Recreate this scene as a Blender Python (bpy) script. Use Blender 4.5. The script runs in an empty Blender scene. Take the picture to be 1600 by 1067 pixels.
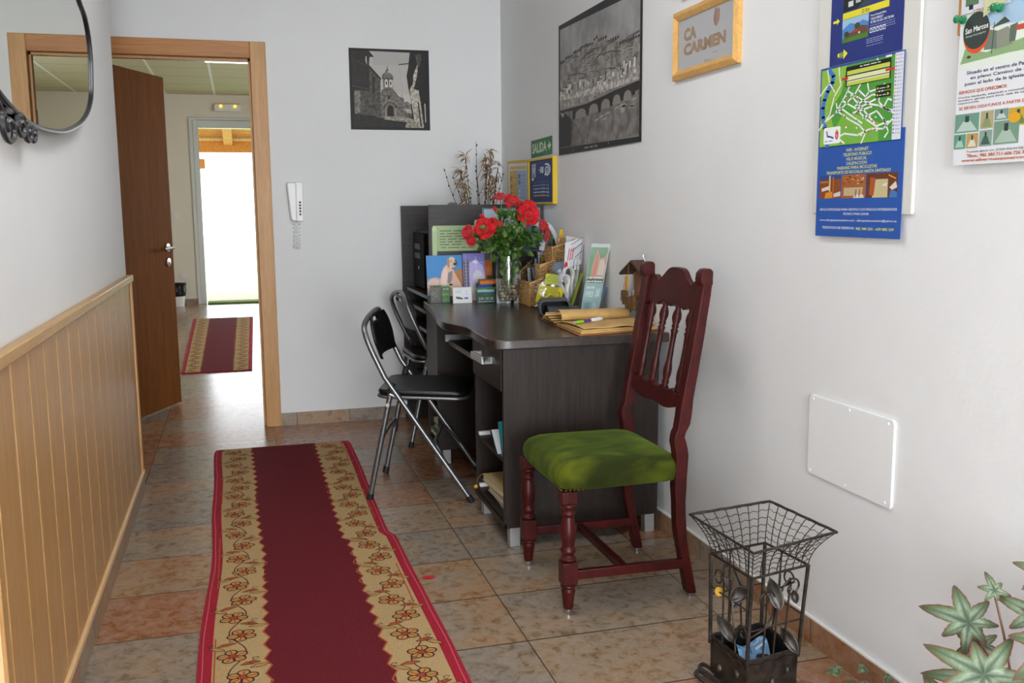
import bpy, bmesh, math, random
from mathutils import Vector, Matrix, noise
random.seed(7)
S = bpy.context.scene
COL = S.collection
# ------------------------------------------------------------------ camera
cam = bpy.data.objects.new('camera', bpy.data.cameras.new('camera'))
COL.objects.link(cam)
cam.data.sensor_width = 36.0
cam.data.lens = 33.37
cam.data.clip_start = 0.05
pi_, ya_, ro_ = math.radians(-8.041), math.radians(15.869), math.radians(-0.4996)
F_ = Vector((math.sin(ya_)*math.cos(pi_), math.cos(ya_)*math.cos(pi_), math.sin(pi_)))
R0 = Vector((math.cos(ya_), -math.sin(ya_), 0))
U0 = R0.cross(F_)
R_ = R0*math.cos(ro_) + U0*math.sin(ro_)
U_ = -R0*math.sin(ro_) + U0*math.cos(ro_)
cam.matrix_world = Matrix(((R_.x, U_.x, -F_.x, 0), (R_.y, U_.y, -F_.y, 0), (R_.z, U_.z, -F_.z, 1.2241), (0, 0, 0, 1)))
S.camera = cam
# ------------------------------------------------------------------ world, light, exposure
w = bpy.data.worlds.new('world'); S.world = w; w.use_nodes = True
bg = w.node_tree.nodes['Background']
bg.inputs[0].default_value = (0.86, 0.93, 1.0, 1); bg.inputs[1].default_value = 5.8
def area(name, loc, rot, sx, sy, power, col=(1, 1, 1)):
    d = bpy.data.lights.new(name, 'AREA'); d.shape = 'RECTANGLE'; d.size = sx; d.size_y = sy
    d.energy = power; d.color = col
    o = bpy.data.objects.new(name, d); o.location = loc; o.rotation_euler = rot; COL.objects.link(o); return o
area('entrance_daylight', (0.45, -3.9, 1.3), (math.radians(90), 0, 0), 1.85, 2.4, 225, (0.93, 0.97, 1.0))
area('side_door_daylight', (-3.0, -3.6, 1.3), (math.radians(90), 0, math.atan2(-4.5, 6.6)), 2.4, 2.2, 30, (0.93, 0.97, 1.0))
area('hall_window_daylight', (2.95, 9.0, 1.5), (0, math.radians(90), 0), 1.2, 2.2, 60, (0.93, 0.97, 1.0))
pt = area('garden_portal', (0.1, 13.42, 1.2), (math.radians(-90), 0, 0), 1.25, 2.3, 1); pt.data.cycles.is_portal = True
area('added_ceiling_fill', (.35, 2.7, 2.64), (0, 0, 0), .5, 1.1, 16, (0.97, 0.985, 1.0))  # unseen fill light, added to lift the far part of the right wall
S.view_settings.view_transform = 'Standard'; S.view_settings.look = 'None'
S.view_settings.gamma = 1.0; S.view_settings.use_curve_mapping = False
S.view_settings.exposure = 0.04
try:
    S.cycles.use_denoising = True
    S.cycles.max_bounces = 10; S.cycles.transparent_max_bounces = 12
    S.cycles.caustics_reflective = False; S.cycles.caustics_refractive = False
    S.cycles.sample_clamp_indirect = 6
except Exception: pass
# ------------------------------------------------------------------ materials
def lin(h):
    h = h.lstrip('#'); r = [int(h[i:i+2], 16)/255 for i in (0, 2, 4)]
    return tuple((c/12.92 if c <= .04045 else ((c+.055)/1.055)**2.4) for c in r) + (1,)
MC = {}
def mat(name, col='#808080', rough=.5, metal=0, spec=.5, **kw):
    if name in MC: return MC[name]
    m = bpy.data.materials.new(name); m.use_nodes = True
    b = m.node_tree.nodes['Principled BSDF']
    b.inputs['Base Color'].default_value = lin(col); b.inputs['Roughness'].default_value = rough
    b.inputs['Metallic'].default_value = metal; b.inputs['Specular IOR Level'].default_value = spec
    for k, v in kw.items(): b.inputs[k.replace('_', ' ')].default_value = v
    MC[name] = m; return m
def P(h, rough=.5): return mat('paper_'+h.lstrip('#')+('' if rough == .5 else '_%02d' % int(rough*100)), h, rough, spec=.3)
class NT:
    def __init__(s, m): s.t = m.node_tree; s.n = s.t.nodes; s.b = s.n['Principled BSDF']
    def new(s, k, **kw):
        n = s.n.new(k)
        for a, v in kw.items(): setattr(n, a, v)
        return n
    def link(s, a, b): s.t.links.new(a, b)
    def coord(s, scale=(1, 1, 1), kind='Object', rot=(0, 0, 0)):
        c = s.new('ShaderNodeTexCoord'); m = s.new('ShaderNodeMapping')
        m.inputs['Scale'].default_value = scale; m.inputs['Rotation'].default_value = rot
        s.link(c.outputs[kind], m.inputs['Vector']); return m.outputs['Vector']
    def noise(s, vec, scale, detail=4, rough=.55, dist=0):
        n = s.new('ShaderNodeTexNoise'); n.inputs['Scale'].default_value = scale; n.inputs['Detail'].default_value = detail
        n.inputs['Roughness'].default_value = rough; n.inputs['Distortion'].default_value = dist
        if vec is not None: s.link(vec, n.inputs['Vector'])
        return n.outputs['Fac']
    def ramp(s, fac, stops):
        r = s.new('ShaderNodeValToRGB'); e = r.color_ramp.elements
        while len(e) < len(stops): e.new(.5)
        for i, (p, c) in enumerate(stops): e[i].position = p; e[i].color = lin(c) if isinstance(c, str) else (c, c, c, 1)
        s.link(fac, r.inputs['Fac']); return r.outputs['Color']
    def math(s, op, a, b=None, c=None):
        n = s.new('ShaderNodeMath', operation=op)
        for i, x in enumerate((a, b, c)):
            if x is None: continue
            if isinstance(x, (int, float)): n.inputs[i].default_value = x
            else: s.link(x, n.inputs[i])
        return n.outputs[0]
    def mix(s, fac, a, b, mode='MIX'):
        n = s.new('ShaderNodeMix', data_type='RGBA', blend_type=mode)
        for i, x in ((0, fac), (6, a), (7, b)):
            if isinstance(x, (int, float)): n.inputs[i].default_value = x
            elif isinstance(x, (tuple, list)): n.inputs[i].default_value = x
            elif isinstance(x, str): n.inputs[i].default_value = lin(x)
            else: s.link(x, n.inputs[i])
        return n.outputs[2]
    def bump(s, h, strength=.2, dist=.01):
        n = s.new('ShaderNodeBump'); n.inputs['Strength'].default_value = strength; n.inputs['Distance'].default_value = dist
        s.link(h, n.inputs['Height']); s.link(n.outputs[0], s.b.inputs['Normal'])
    def color(s, c): s.link(c, s.b.inputs['Base Color'])
def wood(name, dark, light, scale, rough=.45, spec=.4, fine=1.0):
    if name in MC: return MC[name]
    m = mat(name, light, rough, spec=spec); t = NT(m)
    v = t.coord(scale)
    a = t.noise(v, 3, 6, .65, .4); b = t.noise(v, 14*fine, 3, .6)
    f = t.math('ADD', t.math('MULTIPLY', a, .6), t.math('MULTIPLY', b, .4))
    t.color(t.ramp(f, [(.34, dark), (.62, light)])); t.bump(f, .08, .002)
    return m
def speck(name, c1, c2, scale=60, rough=.6, stretch=(1, 1, 1), lo=.35, hi=.65, bump=0):
    if name in MC: return MC[name]
    m = mat(name, c1, rough, spec=.3); t = NT(m); f = t.noise(t.coord(stretch), scale, 5, .6)
    t.color(t.ramp(f, [(lo, c1), (hi, c2)]))
    if bump: t.bump(f, bump, .004)
    return m
def G_(h, h2=None, sc=70): # grainy grey photograph print tone
    k = h.lstrip('#'); v = [max(0, min(255, int(k[i:i+2], 16))) for i in (0, 2, 4)]
    d = ''.join('%02x' % int(x*.72) for x in v); l = ''.join('%02x' % min(255, int(x*1.25)+4) for x in v)
    return speck('photo_grain_'+k+str(sc), '#'+d, '#'+(h2.lstrip('#') if h2 else l), sc, .5)

wall_m = mat('white_plaster', '#dcdcdc', .62, spec=.3); t = NT(wall_m)
f = t.noise(t.coord((1, 1, 1)), 9, 6, .6); f2 = t.noise(t.coord((1, 1, 1)), 1.4, 3, .5)
t.color(t.ramp(f2, [(.3, '#e2e3e3'), (.7, '#e8e9e9')])); t.bump(f, .22, .012)
ceil_m = mat('ceiling_white', '#e4e4e2', .8)
hall_m = mat('hall_cream_plaster', '#e8e1d2', .7)

def tile_nodes(name, axis_a, axis_b, wa, wb, oa, ob, rough=.3):
    m = mat(name, '#9a8468', rough, spec=.5); t = NT(m)
    c = t.new('ShaderNodeTexCoord'); s = t.new('ShaderNodeSeparateXYZ'); t.link(c.outputs['Object'], s.inputs[0])
    A = t.math('DIVIDE', t.math('SUBTRACT', s.outputs[axis_a], oa), wa)
    B = t.math('DIVIDE', t.math('SUBTRACT', s.outputs[axis_b], ob), wb)
    fa = t.math('FRACT', A); fb = t.math('FRACT', B); ia = t.math('FLOOR', A); ib = t.math('FLOOR', B)
    cmb = t.new('ShaderNodeCombineXYZ'); t.link(ia, cmb.inputs[0]); t.link(ib, cmb.inputs[1])
    wn = t.new('ShaderNodeTexWhiteNoise', noise_dimensions='3D'); t.link(cmb.outputs[0], wn.inputs['Vector'])
    # noise coordinates shifted per tile
    off = t.new('ShaderNodeVectorMath', operation='MULTIPLY_ADD'); t.link(wn.outputs['Color'], off.inputs[0])
    off.inputs[1].default_value = (9, 9, 9); t.link(c.outputs['Object'], off.inputs[2])
    mp = t.new('ShaderNodeMapping'); t.link(off.outputs[0], mp.inputs['Vector']); mp.inputs['Scale'].default_value = (1, 1.0, 1)
    big = t.noise(mp.outputs[0], 3.2, 4, .6, .5); fine = t.noise(mp.outputs[0], 26, 6, .7, .6); spk = t.noise(mp.outputs[0], 95, 3, .7)
    base = t.ramp(t.math('ADD', t.math('MULTIPLY', big, .62), t.math('MULTIPLY', wn.outputs['Value'], .46)), [(.30, '#7d7163'), (.44, '#90795e'), (.57, '#9c7246'), (.70, '#94582a')])
    col = t.mix(t.ramp(fine, [(.38, .0), (.62, .75)]), base, t.mix(.5, base, '#aba29a'))
    col = t.mix(t.ramp(fine, [(.32, .6), (.47, .0)]), col, '#5f4630')
    col = t.mix(t.ramp(spk, [(.60, .0), (.78, .3)]), col, '#c4b6a2')
    da = t.math('MULTIPLY', t.math('MINIMUM', fa, t.math('SUBTRACT', 1, fa)), wa)
    db = t.math('MULTIPLY', t.math('MINIMUM', fb, t.math('SUBTRACT', 1, fb)), wb)
    e = t.math('MINIMUM', da, db); g = t.math('LESS_THAN', t.math('MINIMUM', da, t.math('MULTIPLY', db, .62)), .0017)
    col = t.mix(g, col, '#4a3a2c'); t.color(col)
    rr = t.math('ADD', t.math('MULTIPLY', fine, .16), rough-.08)
    t.link(rr, t.b.inputs['Roughness'])
    h = t.math('ADD', t.math('MULTIPLY', t.math('MINIMUM', t.math('MULTIPLY', e, 250), 1), .6), t.math('MULTIPLY', fine, .25))
    t.bump(h, .25, .003)
    return m
tile_m = tile_nodes('floor_tile', 'X', 'Y', .6, .3344, .7364-1.8, 2.4528-6.688, .23)
skx = tile_nodes('skirting_tile_cross', 'X', 'Z', .30, .5, .268-.9, -.2, .4)
sky_ = tile_nodes('skirting_tile_long', 'Y', 'Z', .3344, .5, 2.54-3.344, -.2, .4)
wenge = wood('wenge_laminate', '#140e0b', '#2e231e', (26, 26, 1.2), .45, .3)
wenge_h = wood('wenge_laminate_top', '#261e1a', '#3c312b', (22, 2.0, 22), .27, .55)
wenge_x = wood('wenge_laminate_cross', '#322f2e', '#444140', (1.6, 22, 30), .45, .3)
honey = wood('honey_beech_frame', '#b5824a', '#cc9b62', (14, 14, .9), .42)
honey_x = wood('honey_beech_header', '#a5672e', '#c08446', (.9, 14, 14), .42)
leaf_w = wood('oak_door_leaf', '#5a300a', '#784613', (20, 20, .8), .7, .08)
panel_w = wood('wainscot_board_wood', '#a67d4a', '#ba9160', (14, 14, .8), .36)
groove_w = mat('wainscot_groove_wood', '#deb886', .4)
rail_w = wood('wainscot_rail_wood', '#ab8350', '#c29c68', (14, .9, 14), .38)
chrome = mat('brushed_chrome', '#b9bbbe', .28, 1)
steel = mat('grey_enamel_tube', '#7c7f82', .36, .85)
silver = mat('matt_silver', '#b9bbbc', .35, .5)
blackp = mat('black_vinyl', '#0d0d0f', .32)
rubber = mat('black_rubber', '#151515', .7)
iron = speck('aged_iron', '#2b2724', '#4b423c', 40, .42); NT(iron).b.inputs['Metallic'].default_value = .6
whitep = mat('white_plastic', '#e6e6e4', .35)
alu = mat('white_aluminium', '#d6dad8', .35)
def glass(name, tint=(1, 1, 1, 1), fac=.08, rough=0.0):
    m = bpy.data.materials.new(name); m.use_nodes = True; n = m.node_tree.nodes; n.clear(); l = m.node_tree.links
    o = n.new('ShaderNodeOutputMaterial'); a = n.new('ShaderNodeBsdfTransparent'); g = n.new('ShaderNodeBsdfGlossy'); x = n.new('ShaderNodeMixShader')
    fr = n.new('ShaderNodeLayerWeight'); fr.inputs['Blend'].default_value = .2
    mm = n.new('ShaderNodeMath'); mm.operation = 'MULTIPLY_ADD'; mm.inputs[1].default_value = .3; mm.inputs[2].default_value = fac*.5
    l.new(fr.outputs['Fresnel'], mm.inputs[0])
    a.inputs[0].default_value = tint; g.inputs['Roughness'].default_value = rough
    l.new(mm.outputs[0], x.inputs[0]); l.new(a.outputs[0], x.inputs[1]); l.new(g.outputs[0], x.inputs[2]); l.new(x.outputs[0], o.inputs[0]); return m
clear = glass('clear_pane'); vase_glass = glass('vase_glass', (.93, .96, .95, 1), .12, .02)
plastic_film = glass('clear_plastic_film', (.93, .93, .92, 1), .2, .15)
def emis(name, col, s):
    m = mat(name, col, .4); b = m.node_tree.nodes['Principled BSDF']
    b.inputs['Emission Color'].default_value = lin(col); b.inputs['Emission Strength'].default_value = s; return m
# ------------------------------------------------------------------ building helpers
def org(root):
    if root is None: return Vector((0, 0, 0))
    if isinstance(root, (tuple, list, Vector)): return Vector(root)
    while root.parent: root = root.parent
    return root.location.copy()
def tag(o, label=None, cat=None, group=None, kind=None):
    for k, v in (('label', label), ('category', cat), ('group', group), ('kind', kind)):
        if v: o[k] = v
    return o
def thing(name, label, cat, loc=(0, 0, 0), group=None):
    o = bpy.data.objects.new(name, None); o.location = loc; o.empty_display_size = .05; COL.objects.link(o)
    return tag(o, label, cat, group)
class G:
    def __init__(s, root=None): s.bm = bmesh.new(); s.o = org(root); s.mi = 0; s.M = None
    def v(s, p):
        p = Vector(p)
        if s.M is not None: p = s.M @ p
        return s.bm.verts.new(p - s.o)
    def f(s, vs):
        try: fc = s.bm.faces.new(vs); fc.material_index = s.mi; return fc
        except ValueError: return None
    def quad(s, *ps): return s.f([s.v(p) for p in ps])
    def box(s, x0, x1, y0, y1, z0, z1, M=None):
        old = s.M
        if M is not None: s.M = M
        v = [s.v((x, y, z)) for z in (z0, z1) for y in (y0, y1) for x in (x0, x1)]
        for i in ((0, 2, 3, 1), (4, 5, 7, 6), (0, 1, 5, 4), (2, 6, 7, 3), (0, 4, 6, 2), (1, 3, 7, 5)): s.f([v[k] for k in i])
        s.M = old; return s
    def hexa(s, b, t):  # loops of bottom and top points
        B = [s.v(p) for p in b]; T = [s.v(p) for p in t]; n = len(B)
        s.f(B[::-1]); s.f(T)
        for i in range(n): s.f([B[i], B[(i+1) % n], T[(i+1) % n], T[i]])
        return s
    def prism(s, pts, fn, a, b): return s.hexa([fn(u, v, a) for u, v in pts], [fn(u, v, b) for u, v in pts])
    def tube(s, pts, r, n=8, closed=False, flat=1.0):
        pts = [Vector(p) for p in pts]; m = len(pts); rings = []
        rr = r if isinstance(r, (list, tuple)) else [r]*m
        up = None
        for i, p in enumerate(pts):
            a = pts[(i-1) % m] if (closed or i) else p; b = pts[(i+1) % m] if (closed or i < m-1) else p
            d = (b-a); d = d.normalized() if d.length > 1e-9 else Vector((0, 0, 1))
            if up is None: up = d.orthogonal().normalized()
            up = (up - d*up.dot(d)); up = up.normalized() if up.length > 1e-6 else d.orthogonal().normalized()
            sd = d.cross(up)
            rings.append([s.v(p + (up*math.cos(2*math.pi*k/n) + sd*math.sin(2*math.pi*k/n)*flat)*rr[i]) for k in range(n)])
        for i in range(m if closed else m-1):
            A, B = rings[i], rings[(i+1) % m]
            for k in range(n): s.f([A[k], A[(k+1) % n], B[(k+1) % n], B[k]])
        if not closed: s.f(rings[0][::-1]); s.f(rings[-1])
        return s
    def lathe(s, prof, c=(0, 0, 0), n=20, d=(0, 0, 1)):
        c = Vector(c); d = Vector(d).normalized(); q = Vector((0, 0, 1)).rotation_difference(d); rings = []
        for r, z in prof: rings.append([s.v(c + q @ Vector((r*math.cos(2*math.pi*k/n), r*math.sin(2*math.pi*k/n), z))) for k in range(n)])
        for A, B in zip(rings, rings[1:]):
            for k in range(n): s.f([A[k], A[(k+1) % n], B[(k+1) % n], B[k]])
        if prof[0][0] > 1e-5: s.f(rings[0][::-1])
        if prof[-1][0] > 1e-5: s.f(rings[-1])
        return s
    def ell(s, c, r, n=10, q=None):
        c = Vector(c); r = Vector(r) if not isinstance(r, (int, float)) else Vector((r, r, r)); rings = []
        for i in range(n+1):
            th = math.pi*i/n; ring = []
            for k in range(n*2 if n < 8 else 16):
                K = (n*2 if n < 8 else 16); ph = 2*math.pi*k/K
                p = Vector((r.x*math.sin(th)*math.cos(ph), r.y*math.sin(th)*math.sin(ph), -r.z*math.cos(th)))
                if q: p = q @ p
                ring.append(s.v(c+p))
            rings.append(ring)
        for A, B in zip(rings, rings[1:]):
            for k in range(len(A)): s.f([A[k], A[(k+1) % len(A)], B[(k+1) % len(A)], B[k]])
        return s
    def grid(s, fn, nu, nv):
        V = [[s.v(fn(i/nu, j/nv)) for j in range(nv+1)] for i in range(nu+1)]
        for i in range(nu):
            for j in range(nv): s.f([V[i][j], V[i+1][j], V[i+1][j+1], V[i][j+1]])
        return s
    def done(s, name, mats, parent=None, label=None, cat=None, group=None, kind=None, bevel=0, sharp=38, seg=2, sub=0, solid=0, smooth=True):
        if not isinstance(mats, (list, tuple)): mats = [mats]
        bmesh.ops.remove_doubles(s.bm, verts=s.bm.verts, dist=1e-6)
        bmesh.ops.recalc_face_normals(s.bm, faces=s.bm.faces)
        for f in s.bm.faces: f.smooth = smooth
        for e in s.bm.edges:
            if len(e.link_faces) == 2:
                try:
                    if e.calc_face_angle() > math.radians(sharp): e.smooth = False
                except ValueError: pass
        me = bpy.data.meshes.new(name); s.bm.to_mesh(me); s.bm.free()
        for m in mats: me.materials.append(m)
        o = bpy.data.objects.new(name, me); COL.objects.link(o)
        if parent is not None: o.parent = parent
        else: o.location = s.o
        if solid: m = o.modifiers.new('thickness', 'SOLIDIFY'); m.thickness = solid; m.offset = 0
        if bevel:
            m = o.modifiers.new('bevel', 'BEVEL'); m.width = bevel; m.segments = seg; m.limit_method = 'ANGLE'; m.angle_limit = math.radians(40)
        if sub: m = o.modifiers.new('sub', 'SUBSURF'); m.levels = sub; m.render_levels = sub
        return tag(o, label, cat, group, kind)
def struct(name, g, m, bevel=0): return g.done(name, m, kind='structure', bevel=bevel)
def box1(name, dims, m, root=None, **k):
    g = G(root); g.box(*dims); return g.done(name, m, root if not isinstance(root, (tuple, list)) else None, **k)
def dup(root, loc, rotz=None, label=None, group=None):
    r = root.copy(); COL.objects.link(r); r.location = loc
    if rotz is not None: r.rotation_euler = (0, 0, rotz)
    if label: r['label'] = label
    if group: r['group'] = group
    for ch in list(root.children):
        c = ch.copy(); COL.objects.link(c); c.parent = r
        for g2 in ch.children:
            d = g2.copy(); COL.objects.link(d); d.parent = c
    return r
def spline(pts, n=6, closed=False):
    P_ = [Vector(p) for p in pts]; m = len(P_); out = []
    for i in range(m if closed else m-1):
        p0 = P_[(i-1) % m] if closed or i else P_[0]; p1 = P_[i]; p2 = P_[(i+1) % m]
        p3 = P_[(i+2) % m] if closed or i+2 < m else P_[-1]
        for k in range(n):
            t = k/n; out.append(.5*((2*p1)+(-p0+p2)*t+(2*p0-5*p1+4*p2-p3)*t*t+(-p0+3*p1-3*p2+p3)*t**3))
    if not closed: out.append(P_[-1])
    return out
# ---- printed matter: one mesh, thin ink layers on a real sheet
TXT = {}
def text_polys(s, bold):
    k = (s, bold)
    if k in TXT: return TXT[k]
    cu = bpy.data.curves.new('t', 'FONT'); cu.body = s; cu.resolution_u = 2; cu.offset = bold
    o = bpy.data.objects.new('t', cu); COL.objects.link(o)
    dg = bpy.context.evaluated_depsgraph_get(); me = bpy.data.meshes.new_from_object(o.evaluated_get(dg))
    vs = [(v.co.x, v.co.y) for v in me.vertices]; fs = [tuple(p.vertices) for p in me.polygons]
    bpy.data.objects.remove(o); bpy.data.curves.remove(cu); bpy.data.meshes.remove(me)
    TXT[k] = (vs, fs); return TXT[k]
class Print:
    def __init__(s, root, fn, step=3e-5, h0=0.0):
        s.g = G(root); s.fn = fn; s.h = h0; s.step = step; s.ms = []
    def m(s, c):
        if isinstance(c, str): c = P(c)
        if c not in s.ms: s.ms.append(c)
        s.g.mi = s.ms.index(c)
    def up(s): s.h += s.step
    def poly(s, pts, c, up=True):
        s.m(c)
        if up: s.up()
        s.g.f([s.g.v(s.fn(u, v, s.h)) for u, v in pts])
    def sheet(s, u0, v0, u1, v1, c, th):
        s.m(c); s.g.prism([(u0, v0), (u1, v0), (u1, v1), (u0, v1)], s.fn, s.h-th, s.h); s.h += s.step
    def rect(s, u0, v0, u1, v1, c, up=True): s.poly([(u0, v0), (u1, v0), (u1, v1), (u0, v1)], c, up)
    def disc(s, u, v, ru, rv, c, n=20, up=True): s.poly([(u+ru*math.cos(2*math.pi*k/n), v+rv*math.sin(2*math.pi*k/n)) for k in range(n)], c, up)
    def ring(s, u, v, ru, rv, k, c, n=20, a0=0, a1=2*math.pi, up=True):
        s.m(c)
        if up: s.up()
        for i in range(n):
            a, b = a0+(a1-a0)*i/n, a0+(a1-a0)*(i+1)/n
            s.g.f([s.g.v(s.fn(u+ru*q*math.cos(x), v+rv*q*math.sin(x), s.h)) for q, x in ((1, a), (1, b), (k, b), (k, a))])
    def line(s, pts, wd, c, up=True, asp=1.0):
        s.m(c)
        if up: s.up()
        for i, ((a, b), (p, q)) in enumerate(zip(pts, pts[1:])):
            dx, dy = (p-a)*asp, q-b; L = math.hypot(dx, dy) or 1e-9; nx, ny = -dy/L*wd/2, dx/L*wd/2; ex, ey = dx/L*wd*.25, dy/L*wd*.25
            s.g.f([s.g.v(s.fn(x, y, s.h)) for x, y in ((a+(nx-ex)/asp, b+ny-ey), (p+(nx+ex)/asp, q+ny+ey), (p-(nx-ex)/asp, q-ny+ey), (a-(nx+ex)/asp, b-ny-ey))])
    def text(s, st, u0, v0, u1, v1, c, bold=.0, rot=0, shear=0, up=True):
        s.m(c)
        if up: s.up()
        vs, fs = text_polys(st, bold)
        xs = [v[0] for v in vs]; ys = [v[1] for v in vs]; x0, x1, y0, y1 = min(xs), max(xs), min(ys), max(ys)
        V = []
        for x, y in vs:
            a = (x-x0)/(x1-x0); b = (y-y0)/(y1-y0); a2 = a
            if rot == 90: a, b = 1-b, a
            elif rot == -90: a, b = b, 1-a
            elif rot == 180: a, b = 1-a, 1-b
            V.append(s.g.v(s.fn(u0+(u1-u0)*a, v0+(v1-v0)*b+shear*a2, s.h)))
        for f in fs: s.g.f([V[i] for i in f])
    def greek(s, u0, v, u1, hgt, c, shear=0, seed=1, up=True):  # a line too small to read: word-length dashes
        s.m(c)
        if up: s.up()
        r = random.Random(seed); L = abs(u1-u0); sg = 1 if u1 > u0 else -1; x = 0
        while x < L:
            k = min(L-x, hgt*r.uniform(1.5, 5)); a, b = x/L, (x+k)/L
            s.g.f([s.g.v(s.fn(u0+sg*q*L, v+shear*q+hh, s.h)) for q, hh in ((a, 0), (b, 0), (b, hgt*.6), (a, hgt*.6))]); x += k+hgt*.8
    def done(s, name, parent=None, **k): return s.g.done(name, s.ms, parent, smooth=False, **k)
XR = 1.502; YB = 5.47
RWf = lambda u, v, h: (XR-h, u, v)     # right wall sheets: u = y
BWf = lambda u, v, h: (u, YB-h, v)     # back wall sheets: u = x
# ================================================================== SETTING
YN = -3.6; HC = 2.72
g = G(); g.box(-2.7, 3.0, YN, 13.3, -.06, 0); struct('floor', g, tile_m)
g = G(); g.box(XR, XR+.15, YN, 5.60, 0, HC); struct('wall_right', g, wall_m)
g = G(); g.box(-.6, -.475, -.1, 4.36, 0, HC); g.box(-.6, -.475, YN, -1.4, 0, HC); g.box(-.6, -.475, -1.4, -.1, 2.3, HC); struct('wall_left', g, wall_m)
g = G(); g.box(-1.45, -1.3, 4.0, 5.60, 0, HC); g.box(-1.3, -.6, 4.0, 4.1, 0, HC); struct('wall_alcove', g, wall_m)
g = G(); g.box(.15, XR, YB, YB+.12, 0, HC); g.box(-1.3, -.83, YB, YB+.12, 0, HC); g.box(-.83, .15, YB, YB+.12, 2.09, HC); struct('wall_back', g, wall_m)
g = G(); g.box(-.6, -.45, YN-.15, YN, 0, HC); g.box(1.35, XR, YN-.15, YN, 0, HC); g.box(-.45, 1.35, YN-.15, YN, 2.4, HC); struct('wall_front', g, wall_m)
g = G(); g.box(-.6, XR+.15, YN-.15, 5.60, HC, HC+.1); g.box(-1.45, -.6, 3.9, 5.60, HC, HC+.1); struct('ceiling', g, ceil_m)
g = G(); g.box(.08, .62, 2.13, 3.27, 2.65, HC); g.done('ceiling_light_panel', whitep, None, 'added fill light panel on the ceiling above the runner rug', 'ceiling light')  # out of view, added as a body for the ceiling fill light
# hall beyond the doorway
g = G(); g.box(-2.7, -2.6, 5.59, 13.3, 0, 2.8); struct('wall_hall_left', g, hall_m)
g = G(); g.box(-2.7, -1.3, 5.59, 5.62, 0, 2.8); g.box(XR, 3.0, 5.59, 5.62, 0, 2.8); g.box(-1.3, -.9, 5.592, 5.62, 0, 2.8); g.box(.25, XR, 5.592, 5.62, 0, 2.8); g.box(-.9, .25, 5.592, 5.62, 2.2, 2.8); struct('wall_hall_near', g, hall_m)
g = G(); g.box(2.75, 2.85, 5.62, 7.8, 0, 2.8); g.box(2.75, 2.85, 10.2, 13.1, 0, 2.8); g.box(2.75, 2.85, 7.8, 10.2, 0, .9); g.box(2.75, 2.85, 7.8, 10.2, 2.1, 2.8); struct('wall_hall_right', g, hall_m)
g = G(); g.box(-2.6, -.52, 13.1, 13.3, 0, 2.8); g.box(.80, 2.85, 13.1, 13.3, 0, 2.8); g.box(-.52, .80, 13.1, 13.3, 2.37, 2.8); struct('wall_far', g, hall_m)
m = mat('ceiling_tile_grid', '#c6c8bb', .8); t = NT(m)
c = t.new('ShaderNodeTexCoord'); sp = t.new('ShaderNodeSeparateXYZ'); t.link(c.outputs['Object'], sp.inputs[0])
fa = t.math('FRACT', t.math('DIVIDE', t.math('ADD', sp.outputs['X'], 3.0+.25-.012), .6)); fb = t.math('FRACT', t.math('DIVIDE', sp.outputs['Y'], .669))
bar = t.math('LESS_THAN', fa, .045); gap = t.math('LESS_THAN', fb, .022)
t.color(t.mix(bar, t.mix(gap, t.ramp(t.noise(t.coord(), 120, 3), [(.4, '#c6bf9e'), (.6, '#d2cbac')]), '#8d8566'), '#f6f6f2')); t.bump(bar, .5, .004)
g = G(); g.box(-2.7, 3.0, 5.6, 13.3, 2.69, 2.78); struct('ceiling', g, m)
g = G(); g.box(-.25, .35, 9.45, 10.16, 2.672, 2.69); tag(g.done('ceiling_light_panel', [emis('lit_lamp_panel', '#f6f8f2', 2.2)]), 'lit rectangular light panel set in the tiled ceiling beyond the doorway', 'ceiling light')
# skirting
def skirt(name, x0, x1, y0, y1, mt, wx=0, wy=0):
    g = G(); g.box(x0, x1, y0, y1, 0, .072); return g.done(name, mt, kind='structure')
skirt('baseboard_right', XR-.010, XR, YN, YB, sky_)
skirt('baseboard_back', .181, XR-.010, YB-.010, YB, skx)
skirt('baseboard_left', -.475, -.452, YN, 4.36, sky_)
skirt('baseboard_far', -2.6, -.56, 13.088, 13.1, skx)
g = G(); g.box(XR-.008, XR, YN, YB, .072, .077); g.done('trim_1', P('#e9e9e6'), kind='structure')
# door frame in the back wall
fr = thing('trim_2', None, None, (0, YB, 0)); fr['kind'] = 'structure'
g = G(fr); g.box(.098, .181, 5.452, 5.625, 0, 2.118); g.done('jamb', honey, fr, bevel=.003)
g = G(fr); g.box(-.845, -.765, 5.452, 5.625, 0, 2.118); g.done('jamb', honey, fr, bevel=.003)
g = G(fr); g.box(-.765, .098, 5.452, 5.625, 2.032, 2.118); g.done('header', honey_x, fr, bevel=.003)
g = G(fr); g.box(.086, .098, 5.50, 5.54, 0, 2.032); g.box(-.765, .098, 5.50, 5.54, 2.020, 2.032); g.done('door_stop', honey, fr)
g = G(fr); g.box(.092, .0975, 5.56, 5.60, 1.62, 1.75); g.box(.092, .0975, 5.56, 5.60, .30, .42); g.done('hinge_plate', mat('dark_hinge', '#3a342c', .4, .7), fr)
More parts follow.
